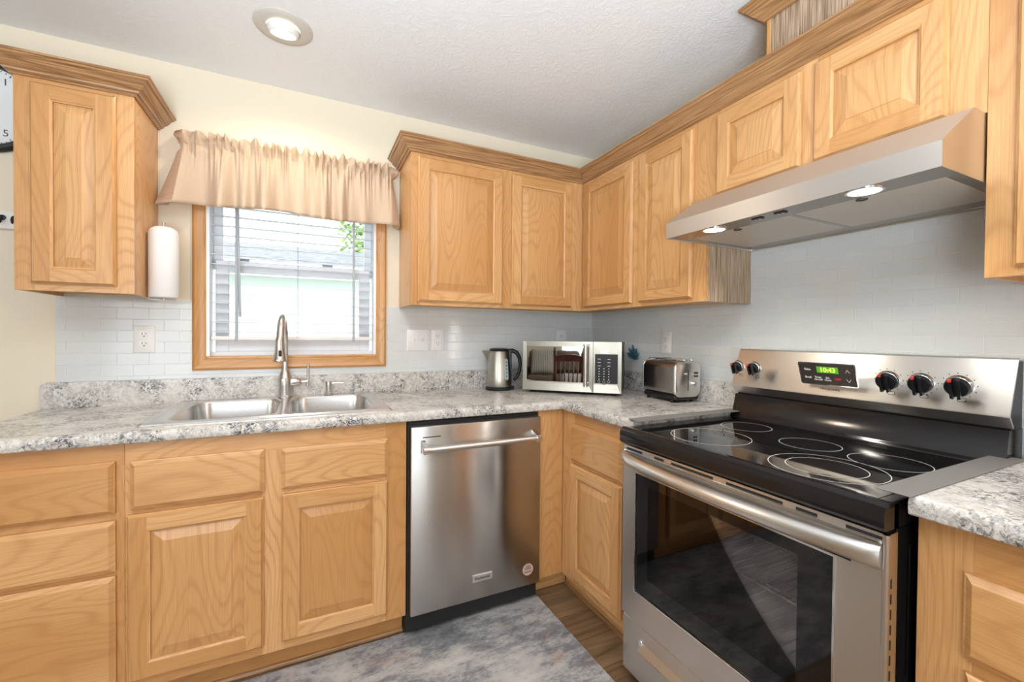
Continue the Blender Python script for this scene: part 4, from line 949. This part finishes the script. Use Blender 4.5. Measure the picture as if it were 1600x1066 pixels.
# ------------------------------------------------------------------ outdoors
struct(MB().box(-12, 8, T+.01, 16, -.75, -.65).build('ground', 'grass'), 'lawn outside', 'ground')
hs = thing('neighbour_house', 'pale neighbouring house with a shingled roof seen through the window', 'house', (-1, 4.6, -.64))
b = MB(); b.box(-6, 5, 0, 4, .001, 2.74, 'x'); b.build('wall', 'siding', hs)
b = MB(); b.prism([(-.35, 2.70), (-.35, 2.78), (2.0, 3.47), (4.3, 2.78), (4.3, 2.70)], 'x', -6.3, 5.3, 'x'); b.build('roof', 'shingle', hs)
b = MB(); b.box(-6.3, 5.3, -.40, -.355, 2.62, 2.81, 'x'); b.build('gutter', 'white_vinyl', hs)
b = MB(); b.box(-.75, .75, -.03, .01, .95, 2.15, 'z'); wf = b.build('window', 'white_vinyl', hs); MB().box(-.67, .67, -.036, -.029, 1.03, 2.07).build('pane', 'lcd_pale' if False else 'white_plastic', wf)
tr_ = thing('tree', 'green leafy tree outside the upper right of the window', 'tree', (.35, 12.0, -.65))
b = MB(); b.tube([(0, 0, 0), (.05, 0, 1.5), (-.05, 0, 3.2), (.1, 0, 4.6)], [.16, .13, .10, .04], 10); b.build('trunk', 'bark', tr_)
b = MB(); rg_ = random.Random(11)
for k in range(1500):
    u_, v_ = rg_.uniform(-1, 1), rg_.uniform(0, 2*PI); rr_ = rg_.random()**.4; q = math.sqrt(1-u_*u_)
    p = Vector((q*math.cos(v_)*1.2*rr_, q*math.sin(v_)*1.2*rr_, 5.1+u_*1.6*rr_)); s = rg_.uniform(.06, .13)
    ax = Vector((rg_.uniform(-1, 1), rg_.uniform(-1, 1), rg_.uniform(-1, 1))).normalized(); a_ = ax.orthogonal().normalized()*s; c_ = ax.cross(a_)
    b.add([p-a_, p+c_*.5, p+a_, p-c_*.5], [[0, 1, 2, 3]], 'x', (0, 0))
b.build('foliage', 'leaf', tr_)

# ------------------------------------------------------------------ living room seen in the microwave door
def chair(loc, rz, label):
    t = thing('dining_chair', label, 'chair', loc, rz, None)
    b = MB(); b.loft([[(x, y, z) for x, y in rrect(.44-2*i, .42-2*i, .05, 5)] for i, z in ((.006, .435), (0, .442), (0, .456), (.008, .464))], cap0=True, cap1=True); b.build('seat', 'cherry', t)
    for sx in (-1, 1):
        b = MB(); b.lathe([(.014, 0), (.020, .04), (.016, .10), (.024, .16), (.024, .28), (.017, .33), (.022, .38), (.018, .436)], (sx*.175, -.165, 0), 16); b.build('leg', 'cherry', t)
        b = MB(); b.tube([(sx*.175, .20, 0), (sx*.175, .175, .44)], [.016, .022], 12); b.build('leg', 'cherry', t)
        b = MB(); b.tube([(sx*.175, .175, .46), (sx*.19, .20, .72), (sx*.195, .235, .99)], [.020, .021, .018], 12); b.lathe([(.012, .985), (.024, 1.005), (.012, 1.025), (.020, 1.045), (0, 1.06)], (sx*.195, .236, 0), 14); b.build('back_post', 'cherry', t)
    for k in range(5):
        x = -.12+.06*k; b = MB(); b.tube([(x*.9, .18, .46), (x*.95, .193, .60), (x, .205, .70), (x, .222, .87)], [.009, .012, .008, .009], 8); b.build('spindle', 'cherry', t)
    b = MB(); pts = []
    for k in range(17):
        s = -1+k/8; x = .195*s; h = .055+.03*math.cos(s*PI/2)
        pts.append([(x, .212+.014, .865), (x, .212-.004, .865), (x, .225-.004, .88+h), (x, .225+.014, .88+h)])
    b.loft(pts, 'x', True, True, True); b.build('crest_rail', 'cherry', t)
    b = MB(); b.tube([(-.175, -.165, .2), (-.175, .19, .2)], .009, 8).tube([(.175, -.165, .2), (.175, .19, .2)], .009, 8).tube([(-.175, 0, .2), (.175, 0, .2)], .009, 8); b.build('stretcher', 'cherry', t)
    return t
chair((-3.65, -2.70, 0), R(-54), 'dark wooden spindle back dining chair reflected largest in the microwave door')
chair((-4.05, -3.35, 0), R(-100), 'dark wooden spindle back dining chair further away in the microwave reflection')
sf = thing('sofa', 'brown sofa reflected in the microwave door behind the dining chairs', 'sofa', (-5.55, -4.0, 0), R(125))
b = MB(); b.box(-1.05, 1.05, -.42, .42, .10, .30, bev=.03, seg=3)
for x in (-.95, .95):
    for y in (-.35, .35): b.lathe([(.025, .0005), (.03, .10)], (x, y, 0), 12)
b.build('base', 'sofa', sf)
for k in range(3):
    x = -.78+.52*k; b = MB(); b.box(x, x+.51, -.42, .22, .305, .46, bev=.05, seg=4); b.build('seat_cushion', 'sofa', sf)
    b = MB(); b.box(x, x+.51, .10, .32, .465, .90, bev=.08, seg=4, m=Matrix.Translation((0, .35, .46)) @ Matrix.Rotation(R(-10), 4, 'X') @ Matrix.Translation((0, -.35, -.46))); b.build('back_cushion', 'sofa', sf)
b = MB(); b.box(-.80, .80, .33, .46, .30, .80, bev=.05, seg=4); b.build('back', 'sofa', sf)
for sx in (-1, 1): b = MB(); b.box(sx*.80, sx*1.06, -.42, .44, .30, .62, bev=.08, seg=4); b.build('arm', 'sofa', sf)
pw = MB(); N_ = 14; vs = []
def pil(s):
    r = []
    for i in range(N_+1):
        row = []
        for j in range(N_+1):
            u_, v_ = -1+2*i/N_, -1+2*j/N_; tk = .085*((1-u_**4)*(1-v_**4))**.5; k = 1-.06*(1-abs(u_*v_)); row.append((u_*.25*k, s*tk, v_*.25*k))
        r.append(row)
    return r
for s in (1, -1): pw.loft(pil(s), 'x', False)
o = pw.build('throw_pillow', 'stripe'); tag(o, 'striped cream throw pillow on the sofa in the microwave reflection', 'pillow')
o.matrix_world = Matrix.Translation((-5.55, -4.0, 0)) @ Matrix.Rotation(R(125), 4, 'Z') @ Matrix.Translation((.45, -.06, .715)) @ Matrix.Rotation(R(-18), 4, 'X')
th = MB(); rws = []
for k in range(14):
    x = -.32+.40*k/13; w_ = .006*math.sin(k*2.1)
    rws.append([(x, -.445+w_, .16), (x, -.440+w_, .40), (x, -.40, .470+w_), (x, .0, .472), (x, .06, .475)])
th.loft(rws, 'x', False); o = th.build('throw_blanket', 'throw'); tag(o, 'cream throw blanket draped over the sofa seat in the microwave reflection', 'blanket')
o.matrix_world = Matrix.Translation((-5.55, -4.0, 0)) @ Matrix.Rotation(R(125), 4, 'Z'); md = o.modifiers.new('thickness', 'SOLIDIFY'); md.thickness = .008; md.offset = 0
